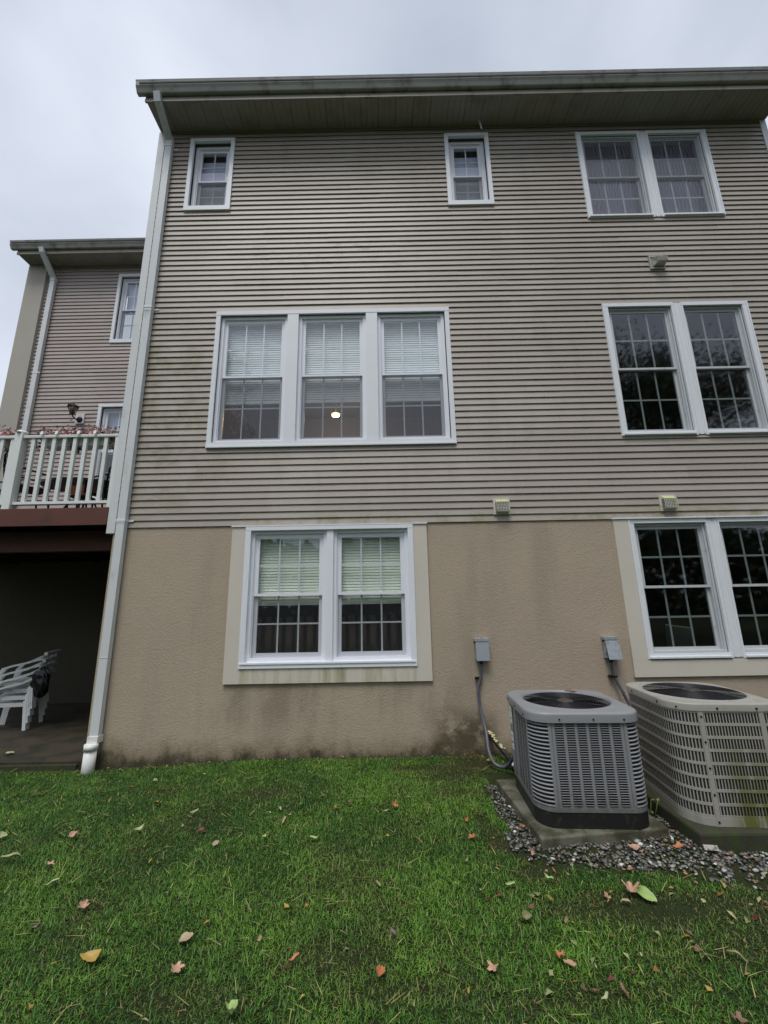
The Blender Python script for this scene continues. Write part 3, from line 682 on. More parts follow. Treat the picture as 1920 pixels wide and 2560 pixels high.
# lantern on the neighbour's wall
LN = empty('wall_lantern', (-7.19, YN-.02, 6.28), 0, 'bronze wall lantern on a white square plate above the flower boxes', 'lantern')
MB().box(-.10, .10, -.035, -.002, -.125, .125).build('mounting_plate', 'white', LN)
MB().tube([(0, -.036, -.03), (0, -.075, -.03)], [.075, .05], 14).build('canopy', 'lantern', LN)
MB().tube([(0, -.06, -.03), (-.01, -.13, -.06), (-.02, -.22, -.03), (-.02, -.25, .02)], .014, 8).build('arm', 'lantern', LN)
mb = MB()
for k in range(4):
    a = PI/4+k*PI/2; mb.bar((-.02+.05*math.cos(a), -.25+.05*math.sin(a), .03), (-.02+.10*math.cos(a), -.25+.10*math.sin(a), .19), .012, .012)
mb.tube([(-.02, -.25, .19), (-.02, -.25, .20), (-.02, -.25, .25), (-.02, -.25, .27), (-.02, -.25, .32)], [.155, .15, .06, .02, .006], 4); mb.tube([(-.02, -.25, .0), (-.02, -.25, .03)], [.03, .072], 4)
mb.build('lantern_frame', 'lantern', LN)
MB().tube([(-.02, -.25, .035), (-.02, -.25, .185)], [.055, .115], 4).build('lantern_glass', 'lantern_glass', LN)

# ================================================================== deck over the patio
DK = empty('balcony_deck', (0, 0, 0), 0, 'raised balcony deck with dark red beam and white baluster railing', 'balcony')
DX0, DX1 = -9.1, -3.958
MB().box(DX0, DX1, -.035, .012, 3.045, 3.298).build('fascia_board', 'deck_red', DK)
MB().box(DX0, -3.865, .42, .56, 2.74, 3.044).build('beam', 'deck_red', DK)
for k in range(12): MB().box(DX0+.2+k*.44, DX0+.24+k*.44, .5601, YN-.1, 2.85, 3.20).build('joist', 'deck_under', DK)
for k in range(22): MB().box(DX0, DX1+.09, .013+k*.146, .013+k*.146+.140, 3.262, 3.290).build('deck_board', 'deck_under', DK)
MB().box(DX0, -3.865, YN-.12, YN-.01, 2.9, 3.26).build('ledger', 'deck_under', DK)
yr = .03
MB().prism([(yr-.035, 4.400), (yr-.038, 4.432), (yr-.02, 4.446), (yr+.02, 4.446), (yr+.038, 4.432), (yr+.035, 4.400)], DX0, -5.525).build('top_rail', 'rail', DK)
MB().prism([(yr-.035, 4.400), (yr-.038, 4.432), (yr-.02, 4.446), (yr+.02, 4.446), (yr+.038, 4.432), (yr+.035, 4.400)], -5.405, -3.962).build('top_rail', 'rail', DK)
MB().box(DX0, -5.525, yr-.025, yr+.025, 3.372, 3.412).build('bottom_rail', 'rail', DK); MB().box(-5.405, -3.962, yr-.025, yr+.025, 3.372, 3.412).build('bottom_rail', 'rail', DK)
bal = MB().box(-.026, .026, -.019, .019, 3.412, 4.400).build('baluster', 'rail', DK); bal.location = (-5.262, yr, 0)
bx = [-5.262+.1565*k for k in range(1, 8)]+[-5.262-.1565*k for k in range(2, 20)]
for x_ in bx:
    if abs(x_+5.465) > .1 and x_ > DX0: inst(bal.data, 'baluster', DK, (x_, yr, 0))
for px_ in (-5.465, -7.3):
    MB().box(px_-.055, px_+.055, yr-.055, yr+.055, 3.2985, 4.48).build('post', 'rail', DK)
    MB().tube([(px_, yr, 4.48), (px_, yr, 4.50), (px_, yr, 4.525), (px_, yr, 4.535)], [.095, .098, .05, .01], 4).build('post_cap', 'rail', DK)
    
MB().box(-4.02, -3.962, yr-.03, yr+.03, 3.2985, 4.40).build('half_post', 'rail', DK)
# flower boxes inside the rail
def flower_box(xc, wd, label, hooks=2):
    fb = empty('flower_box', (xc, .16, 4.30), 0, label, 'flower box', 'flower boxes hung inside the balcony rail')
    b = MB(); b.add([(-wd/2+.03, -.07, 0), (wd/2-.03, -.07, 0), (wd/2-.03, .09, 0), (-wd/2+.03, .09, 0), (-wd/2, -.10, .17), (wd/2, -.10, .17), (wd/2, .12, .17), (-wd/2, .12, .17)],
                    [(0, 1, 2, 3), (0, 4, 5, 1), (1, 5, 6, 2), (2, 6, 7, 3), (3, 7, 4, 0), (4, 5, 6, 7)]); b.build('planter', 'flowerbox', fb)
    for k in range(hooks):
        xx = (-wd*.30, wd*.14)[k]
        h = MB(); h.box(xx-.02, xx+.02, -.185, -.100, .187, .193); h.bar((xx, -.183, .19), (xx, -.195, .135), .04, .005, (0, 1, 0)); h.build('hook', 'white', fb)
    rg = np.random.default_rng(int(abs(xc)*100)); lv = MB(); bl = MB()
    for i in range(1150):
        p = Vector((rg.uniform(-wd/2-.06, wd/2+.06), rg.uniform(-.13, .17), .15+abs(rg.normal(0, .085))-.03))
        if rg.random() < .12: p.z = rg.uniform(-.08, .15); p.x = math.copysign(wd/2+rg.uniform(-.02, .06), rg.uniform(-1, 1))
        s = rg.uniform(.014, .028); n = Vector(rg.normal(size=3)).normalized(); a = n.orthogonal().normalized(); c = n.cross(a)
        tgt = bl if (rg.random() < .42 and p.z > .14) else lv
        if tgt is bl:
            s *= .9; tgt.add([p, p+a*s, p+(a*.4+c)*s, p+(-a*.8+c*.6)*s, p+(-a*.8-c*.6)*s, p+(a*.4-c)*s], [(0, 1, 2), (0, 2, 3), (0, 3, 4), (0, 4, 5), (0, 5, 1)])
        else: tgt.add([p-a*s, p+c*s*.6, p+a*s, p-c*s*.6], [(0, 1, 2, 3)])
    o = lv.build('foliage', 'flower_leaf', fb, fix=False); o['kind'] = 'stuff'; o = bl.build('blossoms', 'blossom', fb, fix=False); o['kind'] = 'stuff'
flower_box(-4.97, .50, 'white flower box of pink begonias, left of the two between post and corner'); flower_box(-4.40, .56, 'white flower box of pink begonias nearest the corner of the large house')
flower_box(-6.02, .56, 'white flower box of pink begonias left of the railing post')
# table, chairs and pot seen through the balusters
TB = empty('patio_table', (-5.33, 1.25, 3.292), 0, 'dark oval patio table on the balcony behind the railing', 'table')
mb = MB(); ring = [(.66*math.cos(a)*1.05, .50*math.sin(a)) for a in np.linspace(0, 2*PI, 24, endpoint=False)]
mb.add([(x, y, z) for z in (.70, .735) for x, y in ring], [tuple(range(24))[::-1], tuple(range(24, 48))]+[(i, (i+1) % 24, 24+(i+1) % 24, 24+i) for i in range(24)]); mb.build('table_top', 'metal_black', TB)
for a in (.8, 2.35, 3.95, 5.5): MB().tube([(.30*math.cos(a), .22*math.sin(a), .70), (.20*math.cos(a), .16*math.sin(a), .4), (.45*math.cos(a), .36*math.sin(a), .0)], .016, 6).build('leg', 'metal_black', TB)
def metal_chair(x, y, rz, label):
    c = empty('patio_chair', (x, y, 3.292), rz, label, 'chair', 'dark scroll-backed chairs on the balcony')
    MB().box(-.22, .22, -.22, .22, .42, .445).build('seat', 'metal_black', c)
    b = MB(); b.tube([(-.21, .21, .44), (-.22, .27, .8), (-.15, .30, .95), (0, .31, .99), (.15, .30, .95), (.22, .27, .8), (.21, .21, .44)], .014, 6)
    for k in range(5): xx = -.14+.07*k; b.tube([(xx, .215, .44), (xx+.03, .25, .6), (xx-.03, .27, .75), (xx, .295, .95)], .009, 5)
    for k in range(6): b.tube([(-.2, .23+.012*k, .5+.08*k), (0, .235+.012*k, .53+.08*k), (.2, .23+.012*k, .5+.08*k)], .010, 5)
    b.build('backrest', 'metal_black', c)
    for s in (-1, 1):
        MB().tube([(s*.23, .26, .70), (s*.26, .05, .68), (s*.25, -.18, .66), (s*.24, -.21, .44)], .014, 6).build('armrest', 'metal_black', c)
        for q in (-1, 1): MB().tube([(s*.20, q*.19, .42), (s*.23, q*.22, .2), (s*.22, q*.25, 0)], .014, 6).build('leg', 'metal_black', c)
metal_chair(-5.62, .45, 2.6, 'dark scroll-backed chair left of the patio table, behind the white post'); metal_chair(-4.62, .85, -1.9, 'dark patio chair right of the patio table by the house corner'); metal_chair(-6.3, .55, 1.9, 'dark patio chair at the left edge of the photo behind the railing')
PT = empty('flower_pot', (-5.02, .80, 3.292), 0, 'terracotta coloured pot under the patio table on the balcony', 'pot')
MB().add([(-.11, -.08, .40), (.11, -.08, .40), (.11, .08, .40), (-.11, .08, .40), (-.15, -.12, .56), (.15, -.12, .56), (.15, .12, .56), (-.15, .12, .56)], [(0, 1, 2, 3), (0, 4, 5, 1), (1, 5, 6, 2), (2, 6, 7, 3), (3, 7, 4, 0), (4, 5, 6, 7)]).build('pot', 'terracotta', PT)
mb = MB(); mb.box(-.15, .15, -.12, .12, .38, .3995)
for sx in (-.13, .13):
    for sy in (-.1, .1): mb.box(sx-.01, sx+.01, sy-.01, sy+.01, 0, .38)
mb.build('stand', 'metal_black', PT)

# patio below
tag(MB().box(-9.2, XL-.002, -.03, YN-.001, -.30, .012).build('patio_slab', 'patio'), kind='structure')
MB_ = MB().box(-9.2, XL-.05, -.075, -.031, -.30, -.018); tag(MB_.build('patio_edge', 'concrete_moss'), kind='structure')

# stacked resin chairs
def resin_chair(z, first, label):
    c = first or None
    if first is None:
        c = empty('garden_chair', (0, 0, 0))
        def sidepts(s):
            return [(-.30, s*.27, 0), (-.27, s*.275, .30), (-.235, s*.28, .56), (-.19, s*.28, .635), (-.10, s*.28, .665), (.12, s*.28, .71), (.30, s*.25, .80)]
        for s in (-1, 1):
            p = sidepts(s); mb = MB()
            for i in range(len(p)-1): mb.bar(p[i], p[i+1], .085 if i < 2 else .075, .030 if i > 2 else .05, (0, s, .0) if i < 2 else (0, 0, 1))
            mb.build('armrest', 'resin', c)
            MB().bar((.25, s*.25, 0), (.20, s*.235, .44), .080, .055).build('leg', 'resin', c)
            MB().bar((-.25, s*.245, .395), (.23, s*.235, .375), .012, .06, (0, 0, 1)).build('apron', 'resin', c)
        for k in range(6): MB().box(-.25+k*.082, -.25+k*.082+.066, -.235, .235, .405-.004*k, .420-.004*k).build('seat_slat', 'resin', c)
        for k in range(5): 
            y0_ = -.22+k*.1; MB().bar((.20, y0_+.02, .42), (.33, y0_+.02, .84), .07, .012, (1, 0, 0)).build('back_slat', 'resin', c)
        MB().bar((.325, -.25, .83), (.325, .25, .83), .05, .05).build('top_rail', 'resin', c)
    return c
base_ch = resin_chair(0, None, '')
cx_, cy_, ca_ = -6.12, 1.55, .30
labs = ['bottom white garden chair of the stack under the balcony', 'second white garden chair from the bottom of the stack', 'white garden chair just below the topmost of the stack', 'topmost white garden chair of the stack under the balcony']
for k in range(4):
    c = base_ch if k == 0 else copy_tree(base_ch)
    c.location = (cx_+.012*k, cy_+.006*k, .013+.105*k); c.rotation_euler = (0, 0, ca_)
    tag(c, labs[k], 'chair', 'white resin chairs stacked on the patio')
rg = np.random.default_rng(5); bag = MB(); ns, nr = 14, 10
vs = []
for i in range(nr+1):
    ph = PI*i/nr
    for j in range(ns):
        th = 2*PI*j/ns; r = 1+.22*math.sin(3*th+ph*2)+rg.uniform(-.1, .1)
        vs.append((.13*r*math.sin(ph)*math.cos(th), .10*r*math.sin(ph)*math.sin(th), .22*math.cos(ph)+.03*math.sin(5*th)))
bag.add(vs, [(i*ns+j, i*ns+(j+1) % ns, (i+1)*ns+(j+1) % ns, (i+1)*ns+j) for i in range(nr) for j in range(ns)])
bo = bag.build('plastic_bag', 'bag', None, (-5.70, 1.42, .72)); tag(bo, 'crumpled black plastic bag hanging from the stacked white garden chairs', 'bag')

# ================================================================== vents and boxes on the wall
def hood(x, z, label, mat, moss, rot=0., cap=True):
    v = empty('vent_hood', (x, -.02, z), 0, label, 'vent', 'louvred vent hoods on the siding')
    s = .118
    MB().box(-s, s, -.018, .004, -s, s).build('mounting_plate', mat, v)
    hd = MB(); a = .088
    hd.add([(-a, -.0185, .095), (a, -.0185, .095), (a, -.085, .055), (-a, -.085, .055)], [(0, 1, 2, 3)], 1)   # sloped top
    hd.add([(-a, -.0185, .095), (-a, -.0185, .06), (-a, -.085, .03), (-a, -.085, .055)], [(0, 1, 2, 3)], 0)
    hd.add([(a, -.0185, .095), (a, -.0185, .06), (a, -.085, .03), (a, -.085, .055)], [(3, 2, 1, 0)], 0)
    hd.build('hood', [mat, moss], v, fix=False)
    g = MB(); nb = 8
    for k in range(nb+1):
        xx = -a+2*a*k/nb; g.box(xx-.0035, xx+.0035, -.088, -.083, -.075, .055); g.bar((xx, -.085, -.078), (xx, -.02, -.095), .006, .005)
    for k in range(7):
        zz = .05-k*.021; g.box(-a, a, -.089, -.084, zz-.003, zz+.003)
        for sx in (-a, a): g.box(sx-.003, sx+.003, -.085, -.0185, zz-.003, zz+.003)
    for k in range(3): g.box(-a, a, -.085+.022*k, -.080+.022*k, -.088-.003*k, -.082-.003*k)
    g.build('bird_guard', mat, v); MB().box(-a+.01, a-.01, -.05, -.0186, -.07, .06).build('flap', 'vent_dark', v)
hood(1.663, 3.205, 'pale bird-guarded vent hood with yellow algae, above the left disconnect box', 'vent', 'vent_moss')
hood(4.03, 3.21, 'yellow-stained bird-guarded vent hood above the lower right window', 'vent', 'vent_moss')
v = empty('vent_hood', (4.53, -.02, 7.262), 0, 'beige tilted vent hood between the two upper right windows', 'vent', 'louvred vent hoods on the siding')
mb = MB(); mb.box(-.12, -.098, -.03, .004, -.125, .125); mb.box(.098, .12, -.03, .004, -.125, .125); mb.box(-.0975, .0975, -.03, .004, .10, .125); mb.box(-.0975, .0975, -.03, .004, -.125, -.10); mb.build('frame', 'vent_beige', v)
hd = MB(); hd.add([(-.09, -.01, .095), (.10, -.01, .095), (.12, -.13, .02), (-.06, -.13, .02), (-.05, -.10, -.07), (.10, -.10, -.07), (-.09, -.01, -.09), (.10, -.01, -.09)], [(0, 1, 2, 3), (3, 2, 5, 4), (0, 3, 4, 6), (1, 7, 5, 2), (4, 5, 7, 6)]); hd.build('hood', 'vent_beige', v)
mb = MB()
for k in range(7): mb.box(-.05+.024*k, -.042+.024*k, -.138, -.101, -.066, .018)
mb.build('louver', 'vent_beige', v)

def dbox(x, z, label, open_=0., dirty=True):
    b = empty('disconnect_box', (x, -.01, z), 0, label, 'electrical box', 'grey disconnect boxes on the stucco wall')
    MB().box(-.082, .082, -.075, .0, -.125, .105).build('box_body', 'box_grey', b)
    MB().box(-.092, .092, -.098, .0, .1055, .140).build('hood', 'box_grey', b)
    c = MB(); c.bar((0, -.086, .102), (0, -.090-open_, -.135), .172, .012, (0, 1, 0)); c.build('cover', 'box_grey', b)
    MB().tube([(-.10, -.05, .09), (-.082, -.05, .09)], .012, 8).build('knob', 'metal_black', b)
    MB().tube([(-.02, -.04, -.126), (-.02, -.04, -.165), (-.02, -.04, -.185)], [.030, .028, .020], 12).build('fitting', 'rubber', b)
    return b
dbox(1.240, 1.270, 'left grey disconnect box with a yellow leaf on top, on the stucco wall', .01)
dbox(2.935, 1.262, 'right grey disconnect box with bright cover ajar, beside the lower right window', .05)
def smooth_path(P, n=8):
    P = [Vector(p) for p in P]; out_ = []
    for i in range(len(P)-1):
        p0, p1, p2, p3 = P[max(i-1, 0)], P[i], P[i+1], P[min(i+2, len(P)-1)]
        for k in range(n):
            t = k/n; out_.append(.5*((2*p1)+(-p0+p2)*t+(2*p0-5*p1+4*p2-p3)*t*t+(-p0+3*p1-3*p2+p3)*t**3))
    return out_+[P[-1]]
cd1 = empty('conduit', (0, 0, 0), 0, 'grey flexible conduit looping from the left disconnect box down to the grey air conditioner', 'conduit')
MB().tube(smooth_path([(1.220, -.05, 1.09), (1.205, -.05, .93), (1.16, -.06, .78), (1.165, -.10, .55), (1.19, -.22, .33), (1.17, -.38, .17), (1.20, -.50, .075), (1.28, -.56, .055), (1.34, -.64, .12), (1.345, -.80, .24), (1.33, -1.05, .38)]), .019, 10).build('tube', 'conduit', cd1)
mb = MB(); mb.box(1.135, 1.215, -.04, -.008, .905, .925); mb.tube([(1.14, -.03, .915), (1.14, -.07, .915)], .014, 8); mb.build('clamp', 'metal_black', cd1)
cd2 = empty('conduit', (0, 0, 0), 0, 'grey conduit running from the right disconnect box down behind the beige air conditioner', 'conduit')
MB().tube(smooth_path([(2.913, -.05, 1.08), (2.93, -.06, .93), (2.985, -.10, .74), (3.06, -.2, .52), (3.06, -.9, .40), (2.95, -1.13, .38)]), .020, 10).build('tube', 'conduit', cd2)
MB().box(2.87, 2.96, -.085, -.008, .90, .92).build('clamp', 'metal_black', cd2)
rl = empty('refrigerant_line', (0, 0, 0), 0, 'black insulated refrigerant line with crumbling yellow foam leaving the stucco wall', 'pipe')
P_ = smooth_path([(1.275, .0, .235), (1.285, -.06, .235), (1.33, -.16, .17), (1.39, -.28, .10), (1.43, -.42, .05), (1.46, -.72, .06), (1.48, -1.05, .16)])
MB().tube(P_, [.026+.006*random.random() for _ in P_], 9).build('pipe', 'rubber', rl)
fm = MB()
for i in range(46):
    p = P_[0 if i < 24 else random.randrange(5, len(P_)//2)]; q = Vector((random.uniform(-.05, .05), random.uniform(-.03, .02), random.uniform(-.03, .045))) if i < 24 else Vector((random.uniform(-.02, .02), random.uniform(-.02, .01), .028))
    s = random.uniform(.010, .022); c = p+q; fm.add([c+Vector((s, 0, 0)), c+Vector((-s, 0, .3*s)), c+Vector((0, s, 0)), c+Vector((0, -s, 0)), c+Vector((0, 0, s)), c+Vector((0, 0, -s))], [(0, 2, 4), (2, 1, 4), (1, 3, 4), (3, 0, 4), (2, 0, 5), (1, 2, 5), (3, 1, 5), (0, 3, 5)])
fm.build('foam', 'foam', rl)
dp = empty('drain_hose', (1.39, -.42, .03), 0, 'short black corrugated drain hose with a white band inside the conduit loop', 'hose')
mb = MB()
pts = [(-.05+.02*k, -.03*k, -.035+.012*k) for k in range(7)]; mb.tube(pts, [.038 if k % 2 else .030 for k in range(7)], 12); mb.build('hose', 'rubber', dp)
MB().tube([(.03, -.09, .026), (.045, -.115, .038)], .041, 12).build('band', 'white', dp)

# ================================================================== air conditioners
def rrect(wd, dp_, r, n=8):
    out_ = []
    for cx, cy, a0 in ((wd/2-r, -dp_/2+r, -PI/2), (wd/2-r, dp_/2-r, 0), (-wd/2+r, dp_/2-r, PI/2), (-wd/2+r, -dp_/2+r, PI)):
        for k in range(n+1):
            a = a0+PI/2*k/n; out_.append((cx+r*math.cos(a), cy+r*math.sin(a), math.cos(a), math.sin(a)))
    return out_
def resample(path, step, closed=True):
    P = path+[path[0]] if closed else path; out_ = []; carry = 0.
    for i in range(len(P)-1):
        a, b = P[i], P[i+1]; l = math.hypot(b[0]-a[0], b[1]-a[1])
        if l < 1e-6: continue
        d = carry
        while d < l:
            t = d/l; nx_, ny_ = a[2]+(b[2]-a[2])*t, a[3]+(b[3]-a[3])*t; q = math.hypot(nx_, ny_)
            out_.append((a[0]+(b[0]-a[0])*t, a[1]+(b[1]-a[1])*t, nx_/q, ny_/q)); d += step
        carry = d-l
    return out_
def lid(parent, wd, dp_, rc, z0, z1, hr, mat, soft=.03, hc=(0, 0)):
    """pressed top: rounded rim, flat deck and a round fan opening with a turned-down lip"""
    out_ = resample(rrect(wd, dp_, rc, 10), .035); n = len(out_); mb = MB(); o = 0; rings = []
    rings.append([(x, y, z0) for x, y, a, b in out_])
    for k in range(5):
        q = PI/2*k/4; off = -soft*(1-math.cos(q)); zz = z1-soft+soft*math.sin(q)
        rings.append([(x+a*off, y+b*off, zz) for x, y, a, b in out_])
    def circ(r, z):
        res = []
        for x, y, a, b in out_:
            th = math.atan2(y-hc[1], x-hc[0]); res.append((hc[0]+r*math.cos(th), hc[1]+r*math.sin(th), z))
        return res
    rings.append([tuple(Vector(rings[-1][i])*.35+Vector(circ(hr+.02, z1+.004)[i])*.65) for i in range(n)])
    rings += [circ(hr+.018, z1+.002), circ(hr+.010, z1+.010), circ(hr, z1+.004), circ(hr-.004, z1-.05)]
    vs = [p for r in rings for p in r]
    mb.add(vs, [(i*n+j, i*n+(j+1) % n, (i+1)*n+(j+1) % n, (i+1)*n+j) for i in range(len(rings)-1) for j in range(n)], 0, True)
    return mb.build('lid', mat, parent, fix=False)
def fan(parent, r, z, blade='metal_black', hubr=.075, guard_z=0., hc=(0, 0), nring=14):
    g = MB()
    for k in range(nring):
        rr = hubr+(r-hubr)*(k+.5)/nring; zz = z+guard_z*(1-(rr/r)**2)
        g.tube([(hc[0]+rr*math.cos(a), hc[1]+rr*math.sin(a), zz) for a in np.linspace(0, 2*PI, 40)], .0030, 4, cap=False)
    for k in range(8):
        a = k*PI/4+.2; g.tube([(hc[0]+q*math.cos(a), hc[1]+q*math.sin(a), z+guard_z*(1-(q/r)**2)-.003) for q in (hubr*.6, (hubr+r)/2, r+.012)], .0045, 5)
    g.build('fan_guard', 'guard', parent)
    MB().tube([(hc[0], hc[1], z+guard_z-.03), (hc[0], hc[1], z+guard_z-.002), (hc[0], hc[1], z+guard_z+.006)], [hubr, hubr, hubr*.8], 20).build('guard_plate', 'hub', parent)
    MB().tube([(hc[0], hc[1], z-.20), (hc[0], hc[1], z-.08)], [.06, .07], 16).build('motor', 'metal_black', parent)
    for k in range(4):
        a = k*PI/2+.5; b = MB(); vs = []
        for q in (.07, r*.5, r*.93):
            for s_ in (-.42, .0, .42): vs.append((hc[0]+q*math.cos(a+s_), hc[1]+q*math.sin(a+s_), z-.13+.05*s_))
        b.add(vs, [(0, 1, 4, 3), (1, 2, 5, 4), (3, 4, 7, 6), (4, 5, 8, 7)]); b.build('fan_blade', 'metal_black', parent)
A1 = empty('air_conditioner', (1.695, -1.480, 0), -.055, 'grey louvred air conditioner unit on the concrete pad', 'air conditioner')
WD, DP = .93, .92; Z0, Z1 = .20, .952
MB().wallring(rrect(WD-.01, DP-.01, .16), .085, Z0-.002, -.02, 0).build('base_pan', 'ac_base', A1)
mb = MB(); pth = rrect(WD-.05, DP-.05, .15); mb.wallring(pth, Z0, Z1-.07, -.01, 0.); mb.build('coil', 'ac_coil', A1)
MB().add([(x, y, Z0+.3) for x, y, a, b in rrect(WD-.06, DP-.06, .15)], [tuple(range(36))]).build('inner_deck', 'dark', A1)
lid(A1, WD+.035, DP+.035, .185, Z1-.080, Z1, .392, 'ac_grey', .022, hc=(0.0, .01))
fan(A1, .388, Z1-.012, hc=(0.0, .01), guard_z=.004)
R1 = .165
MB().wallring(rrect(WD, DP, R1, 10), Z0, Z0+.035, -.02, 0.).build('bottom_rail', 'ac_grey', A1)
# flat faces between the corner posts: (origin, direction, outward normal, length)
faces = {'front': ((-WD/2+R1, -DP/2), (1, 0), (0, -1), WD-2*R1), 'right': ((WD/2, -DP/2+R1), (0, 1), (1, 0), DP-2*R1),
         'left': ((-WD/2, DP/2-R1), (0, -1), (-1, 0), DP-2*R1), 'back': ((WD/2-R1, DP/2), (-1, 0), (0, 1), WD-2*R1)}
ZA, ZB = Z0+.035, Z1-.080
for nm, (o_, d_v, n_v, ln) in faces.items():
    def P3(s, off, z): return (o_[0]+d_v[0]*s+n_v[0]*off, o_[1]+d_v[1]*s+n_v[1]*off, z)
    mb = MB(); mb.add([P3(0, -.003, ZA), P3(ln, -.003, ZA), P3(ln, -.003, ZB), P3(0, -.003, ZB), P3(0, -.014, ZA), P3(ln, -.014, ZA), P3(ln, -.014, ZB), P3(0, -.014, ZB)],
                      [(0, 1, 2, 3), (7, 6, 5, 4), (0, 4, 5, 1), (1, 5, 6, 2), (2, 6, 7, 3), (3, 7, 4, 0)])
    pn = mb.build('louver_panel', 'ac_grey', A1)
    if nm == 'back': continue
    ncol = 6; s0, s1 = .018, ln-.018
    hp = .0095
    if nm == 'left': s0 = .20; ncol = 4; hp = .0022
    cw_ = (s1-s0)/ncol; lv = MB(); rows = 34; dz = (ZB-ZA-.02)/rows
    for c_ in range(ncol):
        for r_ in range(rows):
            a_ = s0+c_*cw_+cw_*.13; b_ = s0+(c_+1)*cw_-cw_*.13; zb = ZA+.012+r_*dz; e_ = cw_*.06
            lv.add([P3(a_, -.0022, zb+dz*.40), P3(b_, -.0022, zb+dz*.40), P3(b_, -.0022, zb+dz*.95), P3(a_, -.0022, zb+dz*.95)], [(0, 1, 2, 3)], 1)
            lv.add([P3(a_, .000, zb+dz*.42), P3(b_, .000, zb+dz*.42), P3(b_-e_, hp*.7, zb+dz*.30), P3(a_+e_, hp*.7, zb+dz*.30), P3(a_, -.002, zb+dz*.0), P3(b_, -.002, zb+dz*.0)], [(0, 1, 2, 3), (3, 2, 5, 4), (0, 3, 4), (1, 5, 2)], 0)
    q = lv.build('louvers', ['ac_grey', 'ac_slot'], pn, fix=False); q['kind'] = 'stuff'
    for ss in (.004, ln-.004): MB().add([P3(ss-.0012, -.0024, ZA), P3(ss+.0012, -.0024, ZA), P3(ss+.0012, -.0024, ZB), P3(ss-.0012, -.0024, ZB)], [(0, 1, 2, 3)]).build('seam', 'ac_slot', pn, fix=False)
# corner posts with wide curved louvers
rp = rrect(WD, DP, R1, 10); nrow = 21
for ci in range(4):
    arc = rp[ci*11:(ci+1)*11]
    MB().wallring(arc, ZA, ZB, -.03, -.016, closed=False).build('corner_backing', 'ac_slot', A1)
    sh = .012; po = MB()
    po.wallring(arc[:2], ZA, ZB, -.012, .0, closed=False); po.wallring(arc[-2:], ZA, ZB, -.012, .0, closed=False); po.build('corner_post', 'ac_grey', A1)
    dz = (ZB-ZA)/nrow
    for r_ in range(nrow):
        mb = MB(); z = ZA+r_*dz; sub = arc[1:-1]; n_ = len(sub); vs = []
        for (x, y, a, b) in sub: vs += [(x, y, z+dz*.08), (x+a*.004, y+b*.004, z+dz*.26), (x-a*.008, y-b*.008, z+dz*.50), (x-a*.010, y-b*.010, z+dz*.36)]
        mb.add(vs, [(4*i+q, 4*(i+1)+q, 4*(i+1)+(q+1) % 4, 4*i+(q+1) % 4) for i in range(n_-1) for q in range(4)]); mb.build('louver', 'ac_grey', A1)
# service panel, stickers, screws
mb = MB(); mb.box(-WD/2-.005, -WD/2-.0025, .20, DP/2-R1+.02, ZA, ZB); sp_ = mb.build('service_panel', 'ac_grey', A1)
for z_, ink in ((.64, 'sticker_green'), (.40, 'sticker_ink')):
    s_ = MB().box(-WD/2-.0075, -WD/2-.0055, .22, .30, z_+.04, z_+.20).build('sticker', 'sticker', sp_)
mb = MB(); mb.box(-WD/2-.0085, -WD/2-.0078, .23, .29, .80, .806); mb.box(-WD/2-.0085, -WD/2-.0078, .23, .29, .72, .738); mb.build('sticker_print', 'sticker_green', sp_)
mb = MB(); mb.box(-WD/2-.0085, -WD/2-.0078, .23, .29, .56, .566); mb.box(-WD/2-.0085, -WD/2-.0078, .23, .29, .50, .515); mb.box(-WD/2-.0085, -WD/2-.0078, .24, .28, .46, .466); mb.build('sticker_print', 'sticker_ink', sp_)
for (x, y, nx_, ny_) in [(-.23, -DP/2-.0175, 0, -1), (.05, -DP/2-.0175, 0, -1), (.3, -DP/2-.0175, 0, -1), (-WD/2-.0175, -.3, -1, 0), (-WD/2-.0175, 0, -1, 0), (-WD/2-.0175, .3, -1, 0)]:
    MB().tube([(x, y, Z1-.052), (x+nx_*.006, y+ny_*.006, Z1-.052)], .007, 8).build('screw', 'metal_black', A1)
# pad
PQ = [(1.167, -2.05), (2.235, -1.925), (2.17, -.86), (1.10, -.95)]
PD = MB(); PD.add([(x, y, z) for z in (-.06, .082) for x, y in PQ], [(3, 2, 1, 0), (4, 5, 6, 7), (0, 1, 5, 4), (1, 2, 6, 5), (2, 3, 7, 6), (3, 0, 4, 7)])
pad = PD.build('concrete_pad', 'concrete'); tag(pad, 'concrete pad under the grey air conditioner, edged by gravel', 'concrete pad')
bv = pad.modifiers.new('bevel', 'BEVEL'); bv.width = .012; bv.segments = 2

